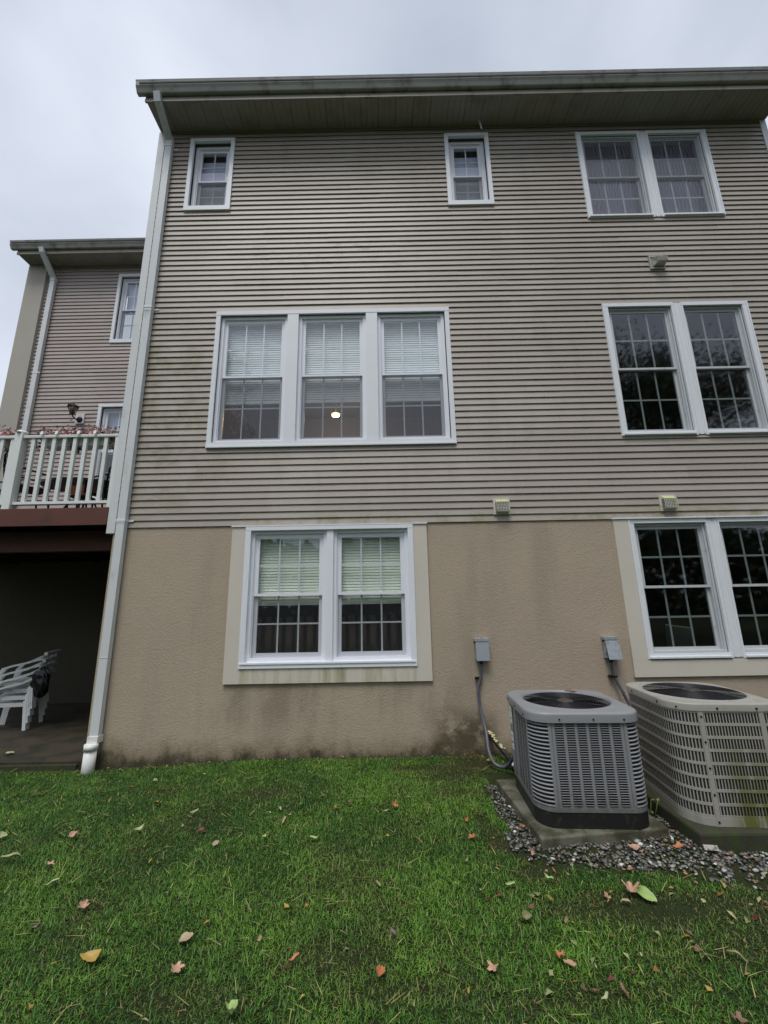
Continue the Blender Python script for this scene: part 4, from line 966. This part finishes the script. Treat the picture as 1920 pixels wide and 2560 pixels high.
A2 = empty('air_conditioner', (2.835, -1.59, 0), -.09, 'older beige air conditioner with vertical grille slots and green algae on its front', 'air conditioner')
WD, DP, Z0, Z1, R2 = .86, .95, .14, 1.03, .20
pth = rrect(WD, DP, R2, 9)
MB().wallring(rrect(WD-.022, DP-.022, R2-.01, 9), Z0, Z1-.06, -.02, 0).build('coil', 'ac_coil', A2)
MB().wallring(pth, Z0, Z0+.055, -.03, .004).build('base_pan', 'ac_beige', A2)
nrow = 8; zA, zB = Z0+.055, Z1-.062; dz = (zB-zA)/nrow
for k in range(nrow+1): MB().wallring(pth, zA+k*dz-(.0 if k == 0 else .011), zA+k*dz+(.022 if k == 0 else (.0 if k == nrow else .011)), -.001, .0025).build('grille_band', 'ac_beige', A2)
bars = MB(); rs = resample(pth, .0235)
for (x, y, a, b) in rs:
    tx, ty = -b, a; h_ = .0044
    for k in range(1):
        vs = [(x+tx*s*h_+a*o2, y+ty*s*h_+b*o2, z) for z in (zA, zB) for (s, o2) in ((-1, .0), (1, .0), (1, -.0012), (-1, -.0012))]
        bars.add(vs, [(0, 1, 5, 4), (1, 2, 6, 5), (3, 0, 4, 7)])
q = bars.build('grille_bars', 'ac_beige', A2); q['kind'] = 'stuff'
for (i0, lab) in ((0, 0), (9, 0), (27, 0)):
    (x, y, a, b) = pth[(i0+ (0 if i0 else 0)) % len(pth)]
    seg = [pth[i0 % len(pth)], pth[(i0+1) % len(pth)]]
MB().wallring([(-WD/2+R2-.018, -DP/2, 0, -1), (-WD/2+R2+.018, -DP/2, 0, -1)], Z0, Z1-.06, -.004, .0055, closed=False).build('corner_strip', 'ac_beige', A2)
MB().wallring([(WD/2-R2-.018, -DP/2, 0, -1), (WD/2-R2+.018, -DP/2, 0, -1)], Z0, Z1-.06, -.004, .0055, closed=False).build('corner_strip', 'ac_beige', A2)
for zz in np.linspace(Z0+.03, Z1-.10, 5): MB().tube([(-WD/2+R2, -DP/2-.0055, zz), (-WD/2+R2, -DP/2-.010, zz)], .008, 8).build('screw', 'metal_black', A2)
lid(A2, WD+.02, DP+.02, R2+.01, Z1-.058, Z1, .392, 'ac_beige', .012)
for (x, y, nx_, ny_) in [(-.10, -DP/2-.0105, 0, -1), (.2, -DP/2-.0105, 0, -1), (-WD/2-.0105, -.25, -1, 0), (-WD/2-.0105, .2, -1, 0), (-WD/2+.045, -DP/2+.045, -.7, -.7)]:
    MB().tube([(x, y, Z1-.035), (x+nx_*.006, y+ny_*.006, Z1-.035)], .008, 8).build('screw', 'metal_black', A2)
MB().add([(x, y, Z0+.35) for x, y, a, b in rrect(WD-.06, DP-.06, .18)], [tuple(range(36))]).build('inner_deck', 'dark', A2)
fan(A2, .392, Z1+.006, guard_z=.012, nring=15)
p2 = MB().box(2.345, 3.46, -2.13, -1.0, -.06, .138).build('concrete_pad', 'concrete_moss'); tag(p2, 'dark mossy pad under the older beige air conditioner', 'concrete pad')
bv = p2.modifiers.new('bevel', 'BEVEL'); bv.width = .02; bv.segments = 2

# scrap of white plastic and a seedling between the units
wt = MB().box(-.050, .050, -.006, .006, -.017, .017).build('plastic_scrap', 'vinyl_dirty', None, (2.385, -2.165, .06), -.1); wt.rotation_euler = (-.7, .05, -.05); tag(wt, 'dirty white plastic tag lying against the mossy pad', 'litter')
wd_ = empty('weed', (2.27, -1.60, 0), 0, 'small green weed sprouting in the gap between the two air conditioners', 'plant')
rg2 = random.Random(3)
for k in range(9):
    h = rg2.uniform(.04, .19); x, y = rg2.uniform(-.06, .05), rg2.uniform(-.14, .22); a = rg2.uniform(0, 6.28)
    MB().tube([(x*.3, y*.5, 0), (x, y, h)], .0025, 5).build('stem', 'weed', wd_)
    s = rg2.uniform(.028, .042); c = Vector((x, y, h)); u_ = Vector((math.cos(a), math.sin(a), .25)); v_ = Vector((-math.sin(a), math.cos(a), .1))
    MB().add([c, c+u_*s*.5+v_*s*.45, c+u_*s*1.25, c+u_*s*.5-v_*s*.45, c+u_*s*.55-Vector((0, 0, .006))], [(0, 1, 4), (1, 2, 4), (2, 3, 4), (3, 0, 4)]).build('leaf', 'weed', wd_)

# ================================================================== gravel
n = 16500; gx = rng.uniform(.85, 4.5, n); gy = rng.uniform(-2.95, -.3, n)
j = .05*fbm(gx, gy, 5., 4); k = inpoly(gx+j, gy+j, GRAV)
k &= ~((gx > 1.22) & (gx < 2.1) & (gy > -1.9) & (gy < -.7)) & ~((gx > 2.38) & (gy > -2.12) & (gx < 3.4) & (gy < -1.))
dens = rng.random(n) < np.where(gy < -2.35, .55, 1.); k &= dens
gx, gy = gx[k], gy[k]; n = len(gx)
ico = np.array([(0, 0, 1), (.894, 0, .447), (.276, .851, .447), (-.724, .526, .447), (-.724, -.526, .447), (.276, -.851, .447), (.724, .526, -.447), (-.276, .851, -.447), (-.894, 0, -.447), (-.276, -.851, -.447), (.724, -.526, -.447), (0, 0, -1)])
icf = np.array([(0, 1, 2), (0, 2, 3), (0, 3, 4), (0, 4, 5), (0, 5, 1), (1, 6, 2), (2, 7, 3), (3, 8, 4), (4, 9, 5), (5, 10, 1), (2, 6, 7), (3, 7, 8), (4, 8, 9), (5, 9, 10), (1, 10, 6), (6, 11, 7), (7, 11, 8), (8, 11, 9), (9, 11, 10), (10, 11, 6)])
s = np.stack([rng.uniform(.008, .019, n), rng.uniform(.007, .013, n), rng.uniform(.005, .009, n)], 1)
an = rng.uniform(0, PI, n); s *= np.exp(rng.normal(0, .28, (n, 1))); v = ico[None]*(1+rng.uniform(-.22, .22, (n, 12, 1)))*s[:, None, :]
tl = rng.uniform(-.5, .5, n); vy = v[..., 1]*np.cos(tl)[:, None]-v[..., 2]*np.sin(tl)[:, None]; vz = v[..., 1]*np.sin(tl)[:, None]+v[..., 2]*np.cos(tl)[:, None]
vx = v[..., 0]*np.cos(an)[:, None]-vy*np.sin(an)[:, None]; vy2 = v[..., 0]*np.sin(an)[:, None]+vy*np.cos(an)[:, None]
zz = gz(gx, gy)+rng.uniform(.004, .022, n)
V = np.stack([vx+gx[:, None], vy2+gy[:, None], vz+zz[:, None]], -1).reshape(-1, 3); F = (icf[None]+12*np.arange(n)[:, None, None]).reshape(-1)
pal = np.array([(.055, .055, .05), (.085, .088, .08), (.13, .13, .12), (.03, .032, .03), (.12, .095, .065), (.22, .22, .20), (.17, .10, .075), (.38, .37, .33), (.07, .08, .055)])
ci = rng.choice(len(pal), n, p=[.2, .2, .13, .17, .1, .09, .04, .025, .045]); C = pal[ci]*rng.uniform(1.0, 1.9, (n, 1))
tag(npmesh('gravel', V, F, np.full(n*20, 3), 'stone', np.repeat(C, 12, 0)), 'grey gravel strip around the concrete pads of the air conditioners', 'gravel', kind='stuff')

# ================================================================== grass
def blades(name, n, region, hmin, hmax, wmin, wmax, cols, lean, mask=True, flat=False, label=None, cat=None, seed=0, clump=False):
    q = np.random.default_rng(seed); x = q.uniform(region[0], region[1], n); y = q.uniform(region[2], region[3], n)
    b = bare(x, y); g = inpoly(x+.04*fbm(x, y, 6., 5), y+.04*fbm(x, y, 6., 6), GRAV)
    keep = ~g | (q.random(n) < .02)
    keep &= q.random(n) > b*.93
    if clump: keep &= (fbm(x, y, 5.5, 31) > .55) | (q.random(n) < .10)
    keep &= ~((x > 1.05) & (x < 2.26) & (y > -2.08) & (y < -.58)) & ~((x > 2.33) & (x < 3.5) & (y > -2.15) & (y < -.98))
    x, y, b = x[keep], y[keep], b[keep]; n = len(x)
    patch = fbm(x, y, 1.7, 11); fine = fbm(x, y, 7., 12)
    h = q.uniform(hmin, hmax, n)*(1-.45*b)*(1+.12*np.clip(patch, -1, 1)); wd = q.uniform(wmin, wmax, n)
    az = q.uniform(0, 2*PI, n)+.5*patch; ln = np.abs(q.normal(lean, .35, n))
    if flat: ln = q.uniform(1.25, 1.52, n)
    dx, dy = np.cos(az), np.sin(az); px, py = -dy, dx
    z0 = gz(x, y)
    l1 = ln*(.55 if not flat else .97); l2 = ln*1.35 if not flat else ln
    l2 = np.minimum(l2, 1.5)
    z0 = z0+(q.uniform(.022, .038, n) if flat else -.004)
    m1 = np.stack([x+dx*h*.5*np.sin(l1), y+dy*h*.5*np.sin(l1), z0+h*.5*np.cos(l1)], 1)
    tp = m1+np.stack([dx*h*.5*np.sin(l2), dy*h*.5*np.sin(l2), h*.5*np.cos(l2)], 1)
    bs = np.stack([x, y, z0], 1); pw = np.stack([px*wd, py*wd, np.zeros(n)], 1)
    V = np.stack([bs-pw*.5, bs+pw*.5, m1+pw*.45, m1-pw*.45, tp], 1).reshape(-1, 3)
    o = 5*np.arange(n)[:, None]; F = np.concatenate([o+np.array([[0, 1, 2, 3]]), o+np.array([[3, 2, 4]])], 1).ravel()
    lp_ = np.tile([4, 3], n)
    cols = np.array(cols); t = np.clip(.42+.30*patch+.18*fine+q.normal(0, .22, n), 0, 1)[:, None]
    c = cols[0]*(1-t)+cols[1]*t
    dry = (q.random(n) < .035+.35*b)[:, None]; c = np.where(dry, cols[2]*q.uniform(.6, 1.2, (n, 1)), c)*q.uniform(.72, 1.25, (n, 1))
    yel = np.clip(b*1.1, 0, .6)[:, None]; c = c*(1-yel)+cols[3]*yel
    C = np.repeat(c, 5, 0).reshape(n, 5, 3)
    return tag(npmesh(name, V, F, lp_, 'blade', C.reshape(-1, 3)), label, cat, kind='stuff')
GC = [(.030, .100, .013), (.132, .275, .029), (.28, .24, .10), (.100, .098, .026)]
blades('grass', 430000, (-5.0, 4.6, -4.3, -.03), .022, .050, .0026, .0048, GC, 1.15, label='short green lawn grass in front of the townhouses', cat='grass', seed=1)
blades('tall_grass', 16000, (-5.0, 4.6, -4.25, -.05), .055, .095, .0032, .0056, [(.045, .150, .018), (.17, .33, .045), (.30, .26, .11), (.10, .10, .03)], .8, label='longer uncut grass blades standing above the lawn', cat='grass', seed=8, clump=True)
blades('grass', 60000, (-9.0, 7.0, -8.5, -4.3), .04, .08, .005, .009, GC, .5, label='lawn grass on the camera side, beyond the lower edge of the photo', cat='grass', seed=2)
ST = [(.36, .31, .12), (.25, .30, .08), (.30, .20, .09), (.15, .10, .05)]
blades('dry_grass', 2300, (-5.0, 4.4, -4.2, -.1), .035, .13, .0028, .0050, ST, 1.3, flat=True, label='dry straw-coloured clippings strewn over the lawn', cat='dry grass', seed=3)

# ================================================================== fallen leaves
def leaf_mesh(kind, seed):
    r_ = random.Random(seed); v = []; n = 18
    for i in range(n):
        a = 2*PI*i/n
        if kind == 'oval': r = .5*(1-.0*abs(math.cos(a))); x, y = .5*math.cos(a), .19*math.sin(a)*(1+.25*math.cos(a)); x *= 1+.10*(abs(math.cos(a)) > .95)
        elif kind == 'long': x, y = .5*math.cos(a), .105*math.sin(a)
        elif kind == 'broad': x, y = .5*math.cos(a), .34*math.sin(a)*(1-.25*math.cos(a))
        elif kind == 'oak': rr = .5*(.42+.58*abs(math.cos(2.5*a+.0))) if i % 1 == 0 else .3; x, y = rr*math.cos(a), rr*.62*math.sin(a)
        else: rr = .5*(.34+.66*abs(math.cos(2.5*a))**1.3); x, y = rr*math.cos(a), rr*math.sin(a)
        v.append((x*r_.uniform(.93, 1.07), y*r_.uniform(.9, 1.1)))
    cu, cw2 = r_.uniform(-1.4, 2.0), r_.uniform(.3, 2.0)
    vs = [(x*(1-.12*abs(cu)), y, cu*x*x*.55+cw2*abs(y)*.55+.04*math.sin(9*x+seed)) for x, y in v]
    vs.append((0, 0, 0.)); vs += [(x*.5, y*.5, (cu*x*x*.25*.55+cw2*abs(y)*.5*.5)) for x, y in v]
    fs = [(n, n+1+i, n+1+(i+1) % n) for i in range(n)]+[(n+1+i, i, (i+1) % n, n+1+(i+1) % n) for i in range(n)]
    return vs, fs
LC = {'yellow': (.42, .27, .035), 'pale green': (.36, .40, .18), 'orange': (.46, .16, .05), 'tan': (.40, .29, .17), 'brown': (.20, .105, .055), 'bright green': (.30, .44, .11), 'dark red': (.13, .022, .025), 'peach': (.48, .27, .17), 'grey-brown': (.19, .14, .13), 'olive': (.22, .21, .08)}
for k_, c_ in LC.items(): c_ = tuple(.9*q+.1*sum(c_)/3 for q in c_); M['leaf_'+k_] = simple('leaf_'+k_.replace(' ', '_'), c_, .5, .35, 45., local=True, dirt=tuple(q*.45 for q in c_), dirt_lo=.58, dirt_hi=.72, dirt_scale=20)
leaves = [
 (340, 1728, 'broad', 'yellow', .075, 1.2, 'curled yellow leaf with a brown fold, on the upper left lawn below the white surround'), (420, 1751, 'long', 'pale green', .085, .5, 'slim pale green leaf below and right of the curled yellow leaf'),
 (285, 1695, 'broad', 'orange', .05, .2, 'small orange cupped leaf near the wall, right of the drain pipe'), (300, 1787, 'oval', 'pale green', .08, .7, 'pale green leaf curled beside a tan stalk in the left lawn'),
 (161, 1800, 'broad', 'peach', .075, .1, 'crumpled peach leaf alone in the left lawn'), (336, 1680, 'broad', 'pale green', .045, .3, 'small round pale green leaf close to the wall, above the curled yellow one'),
 (24, 1846, 'long', 'pale green', .12, .6, 'long pale green leaf at the left edge of the lawn'), (112, 1903, 'oval', 'pale green', .085, .6, 'pale green leaf below the long one at the left edge'),
 (181, 1950, 'oak', 'peach', .085, .3, 'bent orange and pink leaf in the lower left lawn'), (203, 2063, 'oval', 'yellow', .135, .05, 'large wavy golden yellow leaf, biggest in the lower left lawn'),
 (403, 2020, 'broad', 'tan', .07, .2, 'tan leaf with a green tip in the lower middle-left lawn'), (558, 2030, 'oval', 'tan', .045, 1.2, 'small tan seed-like leaf below the centre of the lawn'),
 (382, 2086, 'oak', 'peach', .08, .6, 'pinkish lobed leaf near the bottom, right of the golden leaf'), (636, 2071, 'oval', 'orange', .065, .6, 'narrow orange leaf in the lower middle lawn'),
 (613, 1772, 'long', 'tan', .085, 1.4, 'long tan leaf pointing at the wall, left of the pale lens-shaped one'), (605, 1743, 'oval', 'pale green', .05, 2., 'small pale leaf at the tip of the long tan leaf'),
 (681, 1811, 'long', 'bright green', .095, -.15, 'bright pale lens-shaped leaf in the middle of the lawn'), (753, 1735, 'oak', 'brown', .055, .5, 'brown and cream leaf above centre in the lawn'),
 (727, 1741, 'broad', 'orange', .040, .9, 'tiny orange leaf left of the brown and cream leaf'), (852, 1742, 'maple', 'orange', .075, .2, 'orange star-shaped leaf in the upper middle lawn'),
 (833, 1753, 'oval', 'pale green', .055, .3, 'pale green leaf touching the orange star-shaped leaf'), (882, 1720, 'long', 'tan', .06, -.2, 'small cream leaf above the orange star-shaped leaf'),
 (1008, 1772, 'oak', 'orange', .06, 1.4, 'orange lobed leaf on the bare spot beside the gravel'), (1020, 1808, 'maple', 'orange', .07, 2., 'orange pronged leaf in bright grass left of the gravel'),
 (821, 2093, 'broad', 'orange', .06, 1.3, 'vivid orange curled leaf near the bottom centre'), (1065, 2079, 'maple', 'peach', .07, .9, 'peach star-shaped leaf in the lower right lawn'),
 (1212, 2063, 'oak', 'orange', .085, .9, 'orange oak leaf, upper piece of two in the lower right lawn'), (1231, 2076, 'oval', 'peach', .06, -.8, 'peach leaf touching the orange oak leaf in the lower right lawn'),
 (1389, 1930, 'oval', 'bright green', .15, -.95, 'large upright lime green leaf, the biggest on the right of the lawn'), (1364, 1925, 'maple', 'peach', .10, 1.3, 'orange-brown star leaf leaning on the lime green leaf'),
 (1352, 1946, 'oval', 'tan', .06, -.4, 'tan leaf just below the lime green leaf'), (1186, 1896, 'oval', 'bright green', .07, -.8, 'yellow-green leaf on the brown patch in front of the gravel'),
 (1102, 1903, 'long', 'pale green', .07, -.1, 'pale green leaf lying level left of the brown patch'), (1592, 2060, 'long', 'olive', .09, -.6, 'olive-yellow leaf near the lower right corner'),
 (1155, 1789+6, 'long', 'peach', .06, -.2, 'thin pinkish leaf at the edge of the gravel by the pad corner'), (1129, 1787, 'broad', 'orange', .055, 1.2, 'orange-yellow leaf on the gravel beside the long side of the pad'),
 (1153, 1846, 'broad', 'peach', .05, .8, 'peach leaf on the gravel in front of the pad corner'), (1371, 1833, 'broad', 'peach', .08, .1, 'pinkish leaf with an upright stalk on the gravel before the pad'),
 (1469, 1831, 'oak', 'orange', .10, .1, 'orange oak leaf on the gravel between the two pads'), (1012, 2127, 'long', 'yellow', .05, 1.4, 'narrow yellow leaf near the bottom, left of the peach star leaf'),
 (496, 2194, 'broad', 'bright green', .075, -.8, 'fresh green leaf at the bottom edge of the photo'), (1348, 2140, 'long', 'brown', .07, 1.7, 'thin reddish brown leaf standing near the bottom right'),
 (1309, 2157, 'oval', 'pale green', .05, .3, 'faded green leaf beside the thin reddish brown leaf'), (848, 2008, 'oval', 'grey-brown', .045, -.9, 'purplish brown leaf above the vivid orange curled leaf'),
 (817, 1904, 'oval', 'tan', .045, -1.2, 'small whitish leaf in the centre of the lawn'), (1137, 1972, 'broad', 'olive', .06, .2, 'olive leaf in the middle right lawn'),
 (1057, 1640, 'oak', 'yellow', .07, .1, 'bright yellow leaf on the moss under the conduit loop'), (887, 1645, 'oak', 'orange', .04, .4, 'small orange leaf near the foot of the wall'),
 (931, 1633, 'long', 'peach', .05, .1, 'pinkish leaf lying along the foot of the wall'), (716, 1643, 'oak', 'yellow', .06, .1, 'yellow-green leaf at the foot of the wall under the lower window'),
 (1506, 2046, 'oak', 'brown', .05, .4, 'brown leaf in the right lawn above the olive-yellow leaf'), (838, 1805, 'broad', 'yellow', .035, .4, 'tiny round yellow leaf right of the lens-shaped leaf'),
 (221, 1701, 'broad', 'dark red', .045, .9, 'dark red leaf near the drain pipe'), (435, 1786, 'broad', 'dark red', .05, .4, 'dark red leaf on the brown patch below the slim pale green leaf'),
 (573, 1808, 'maple', 'bright green', .05, .4, 'small fresh green leaf left of the bright lens-shaped leaf'), (467, 1816, 'broad', 'tan', .05, .9, 'tan folded leaf in the middle left lawn'),
 (5, 1797, 'broad', 'pale green', .07, .7, 'pale leaf cut off by the left edge of the photo'), (110, 1861, 'oak', 'peach', .055, .3, 'brownish pink leaf right of the long pale green leaf'),
 (329, 1851, 'oval', 'yellow', .05, 1.1, 'orange-yellow leaf in the middle left lawn beneath the curled pale one'), (535, 1681, 'oak', 'brown', .06, .4, 'brown lobed leaf near the wall below the lower window'),
 (443, 1668, 'long', 'pale green', .05, .2, 'thin pale leaf closest to the wall below the lower window'), (79, 1997, 'oval', 'grey-brown', .045, .6, 'purple-grey leaf in the lower left lawn'),
 (1598, 2200, 'oak', 'brown', .08, .1, 'brown leaf in the bottom right corner'), (1370, 2105, 'oval', 'dark red', .04, .6, 'dark leaf above the thin reddish brown one'),
 (577, 1800, 'oak', 'orange', .035, .3, 'tiny reddish leaf above the small fresh green leaf'), (683, 1655, 'oval', 'yellow', .035, .3, 'pale yellow scrap of leaf at the wall under the lower window')]
for i, (fx, fy, kd, col, ln, ro, lab) in enumerate(leaves):
    x, y = gp(fx, fy, .045); z = float(gz(x, y))+.036
    if 'gravel' in lab and 'left' not in lab and 'brown patch' not in lab: x, y = gp(fx, fy, .03); z = .036
    vs, fs = leaf_mesh(kd, i); mb = MB(); mb.add([(a*ln*1.12, b*ln*1.12, c*ln*1.3) for a, b, c in vs], fs, 0, True)
    o = mb.build('fallen_leaf', 'leaf_'+col, None, (x, y, z), ro, fix=False); o.rotation_euler = (random.uniform(-.3, .5), random.uniform(-.25, .25), ro+random.uniform(-.1, .1)); tag(o, lab, 'leaf')
vs, fs = leaf_mesh('broad', 99); mb = MB(); mb.add([(a*.11, b*.11, c*.11) for a, b, c in vs], fs, 0, True)
x, y = gp(20, 1628, .03); tag(mb.build('fallen_leaf', 'leaf_pale green', None, (x, y, .035), .3), 'pale green leaf on the dark patio floor near the stacked chairs', 'leaf')
vs, fs = leaf_mesh('oval', 98); mb = MB(); mb.add([(a*.06, b*.06, c*.06) for a, b, c in vs], fs, 0, True)
tag(mb.build('fallen_leaf', 'leaf_yellow', None, (1.245, -.075, 1.415), .9), 'yellow leaf caught on top of the left disconnect box', 'leaf')
vs, fs = leaf_mesh('long', 97); mb = MB(); mb.add([(a*.14, b*.14, c*.14) for a, b, c in vs], fs, 0, True)
tag(mb.build('fallen_leaf', 'leaf_orange', None, (1.90, -1.14, .975), -.5), 'orange leaf on the rim of the grey air conditioner', 'leaf')

n = 620; q = np.random.default_rng(15); x = q.uniform(-4.9, 4.4, n); y = q.uniform(-4.1, -.06, n); kp = (fbm(x, y, 2.2, 41) > -.1) | (x > .9); x, y = x[kp], y[kp]
x = np.concatenate([x, q.uniform(.7, 3.6, 150), q.uniform(-3.6, 1.2, 60)]); y = np.concatenate([y, q.uniform(-3.3, -2.1, 150), q.uniform(-.16, -.03, 60)]); n = len(x)
kp = ~((x > 1.05) & (x < 2.26) & (y > -2.08) & (y < -.84)); x, y = x[kp], y[kp]; n = len(x)
z = gz(x, y)+q.uniform(.012, .036, n); a = q.uniform(0, 2*PI, n); l = q.uniform(.006, .018, n)*(1+.5*(y < -2.5)); wd = l*q.uniform(.25, .8, n); ca, sa = np.cos(a), np.sin(a); up = q.normal(0, .5, (n, 3))*l[:, None]
V = np.stack([np.stack([x-ca*l, y-sa*l, z+up[:, 0]], 1), np.stack([x-sa*wd, y+ca*wd, z+.3*l+up[:, 1]*.4], 1), np.stack([x+ca*l, y+sa*l, z+up[:, 2]], 1), np.stack([x+sa*wd, y-ca*wd, z], 1)], 1).reshape(-1, 3)
lc = np.array([(.40, .27, .06), (.38, .16, .06), (.30, .21, .12), (.17, .09, .05), (.34, .36, .16), (.14, .03, .03), (.45, .36, .2)]); C = lc[q.integers(0, len(lc), n)]*q.uniform(.6, 1.1, (n, 1))
tag(npmesh('leaf_litter', V, np.arange(n*4), np.full(n, 4), 'stone', np.repeat(C, 4, 0)), 'small torn scraps of autumn leaves scattered through the grass and gravel', 'leaf litter', kind='stuff')

# ================================================================== trees behind the camera, mirrored in the panes
def tree(name, x, y, h, r, lab, cat, nleaf, mat, seed, conif=False, proto=None):
    if proto is not None:
        T = copy_tree(proto); T.location = (x, y, 0); T.rotation_euler.z = seed; k = h/proto['h0']; T.scale = (k, k, k); del T['h0']; return tag(T, lab, cat)
    T = empty(name, (x, y, -.05), 0, lab, cat); q = np.random.default_rng(seed); T['h0'] = float(h)
    tr = MB(); tr.tube([(0, 0, 0), (.15, .1, h*.3), (-.1, .15, h*.6), (.1, 0, h*.93)], [.28, .2, .13, .03], 9); 
    tips = []
    for k in range(54):
        z = h*q.uniform(.25, .9); a = q.uniform(0, 2*PI); l = r*(1.15-z/h)*q.uniform(.6, 1.1) if conif else r*math.sin(PI*min(1, (z/h-.12)/.9))*q.uniform(.6, 1.05)
        e_ = (l*math.cos(a), l*math.sin(a), z+(l*.35 if not conif else -l*.12)); m_ = (l*.45*math.cos(a+.15), l*.45*math.sin(a+.15), z+(l*.22 if not conif else 0))
        tr.tube([(0, 0, z), m_, e_], [.07, .04, .012], 5, cap=False)
        for _ in range(2): g_ = q.normal(0, l*.22, 3); tr.tube([m_, (m_[0]+g_[0]+.3*(e_[0]-m_[0]), m_[1]+g_[1]+.3*(e_[1]-m_[1]), m_[2]+abs(g_[2])+.1)], [.028, .008], 4, cap=False)
        tips += [m_, e_, ((m_[0]+e_[0])/2, (m_[1]+e_[1])/2, (m_[2]+e_[2])/2)]
    tr.build('trunk', 'bark', T)
    tips = np.array(tips); c = tips[q.integers(0, len(tips), nleaf)]+q.normal(0, r*.13, (nleaf, 3)); s = q.uniform(.04, .10, nleaf)
    nrm = q.normal(size=(nleaf, 3)); nrm /= np.linalg.norm(nrm, axis=1)[:, None]; a = np.cross(nrm, q.normal(size=(nleaf, 3))); a /= np.linalg.norm(a, axis=1)[:, None]; b = np.cross(nrm, a)
    s1 = s[:, None]; wq = .25 if conif else .6
    V = np.stack([c-a*s1*(2 if conif else 1), c+b*s1*wq, c+a*s1*(2 if conif else 1), c-b*s1*wq], 1).reshape(-1, 3); F = np.arange(nleaf*4)
    npmesh('crown', V, F, np.full(nleaf, 4), mat, parent=T); return T
t1 = tree('maple_tree', 13.5, -17, 17, 5.6, 'tall leafy tree behind the camera mirrored in the right-hand window', 'tree', 36000, 'tree_leaf', 21)
t2 = tree('pine_tree', -7.6, -12.5, 15.5, 2.8, 'pine tree behind the camera mirrored in the left pane of the triple window', 'tree', 9000, 'pine_needle', 22, True)
for i, (x, y, h, lab) in enumerate([(20.5, -20, 19, 'tallest leafy tree far right behind the camera'), (6.5, -24, 13, 'rounded leafy tree behind the camera, right of centre'), (-1.5, -27, 11, 'low leafy tree straight behind the camera'),
                                    (-14, -25, 12, 'leafy tree behind the camera on the left'), (27, -14, 15, 'leafy tree at the far right edge of the lawn'), (-22, -20, 11, 'leafy tree at the far left edge of the lawn')]):
    tree('maple_tree', x, y, h, 0, lab, 'tree', 0, '', i*1.3+.4, proto=t1)
del t1['h0']; del t2['h0']

n = 42000; q = np.random.default_rng(77); x = q.uniform(-60, 70, n); top = 8.5+2.2*fbm(x*.16, x*0+1., 1., 3)+1.0*fbm(x*.7, x*0, 1., 8); z = top*(1-q.random(n)**1.6*1.0); y = -34-q.uniform(0, 7, n)-.12*np.abs(x-5)
c = np.stack([x, y, np.maximum(z, .1)], 1); nrm = q.normal(size=(n, 3)); nrm /= np.linalg.norm(nrm, axis=1)[:, None]; a = np.cross(nrm, q.normal(size=(n, 3))); a /= np.linalg.norm(a, axis=1)[:, None]; b = np.cross(nrm, a); s1 = q.uniform(.2, .5, n)[:, None]
V = np.stack([c-a*s1, c+b*s1*.7, c+a*s1, c-b*s1*.7], 1).reshape(-1, 3)
tag(npmesh('woods', V, np.arange(n*4), np.full(n, 4), 'tree_leaf'), 'dark edge of a wood across the lawn behind the camera', 'woods', kind='stuff')
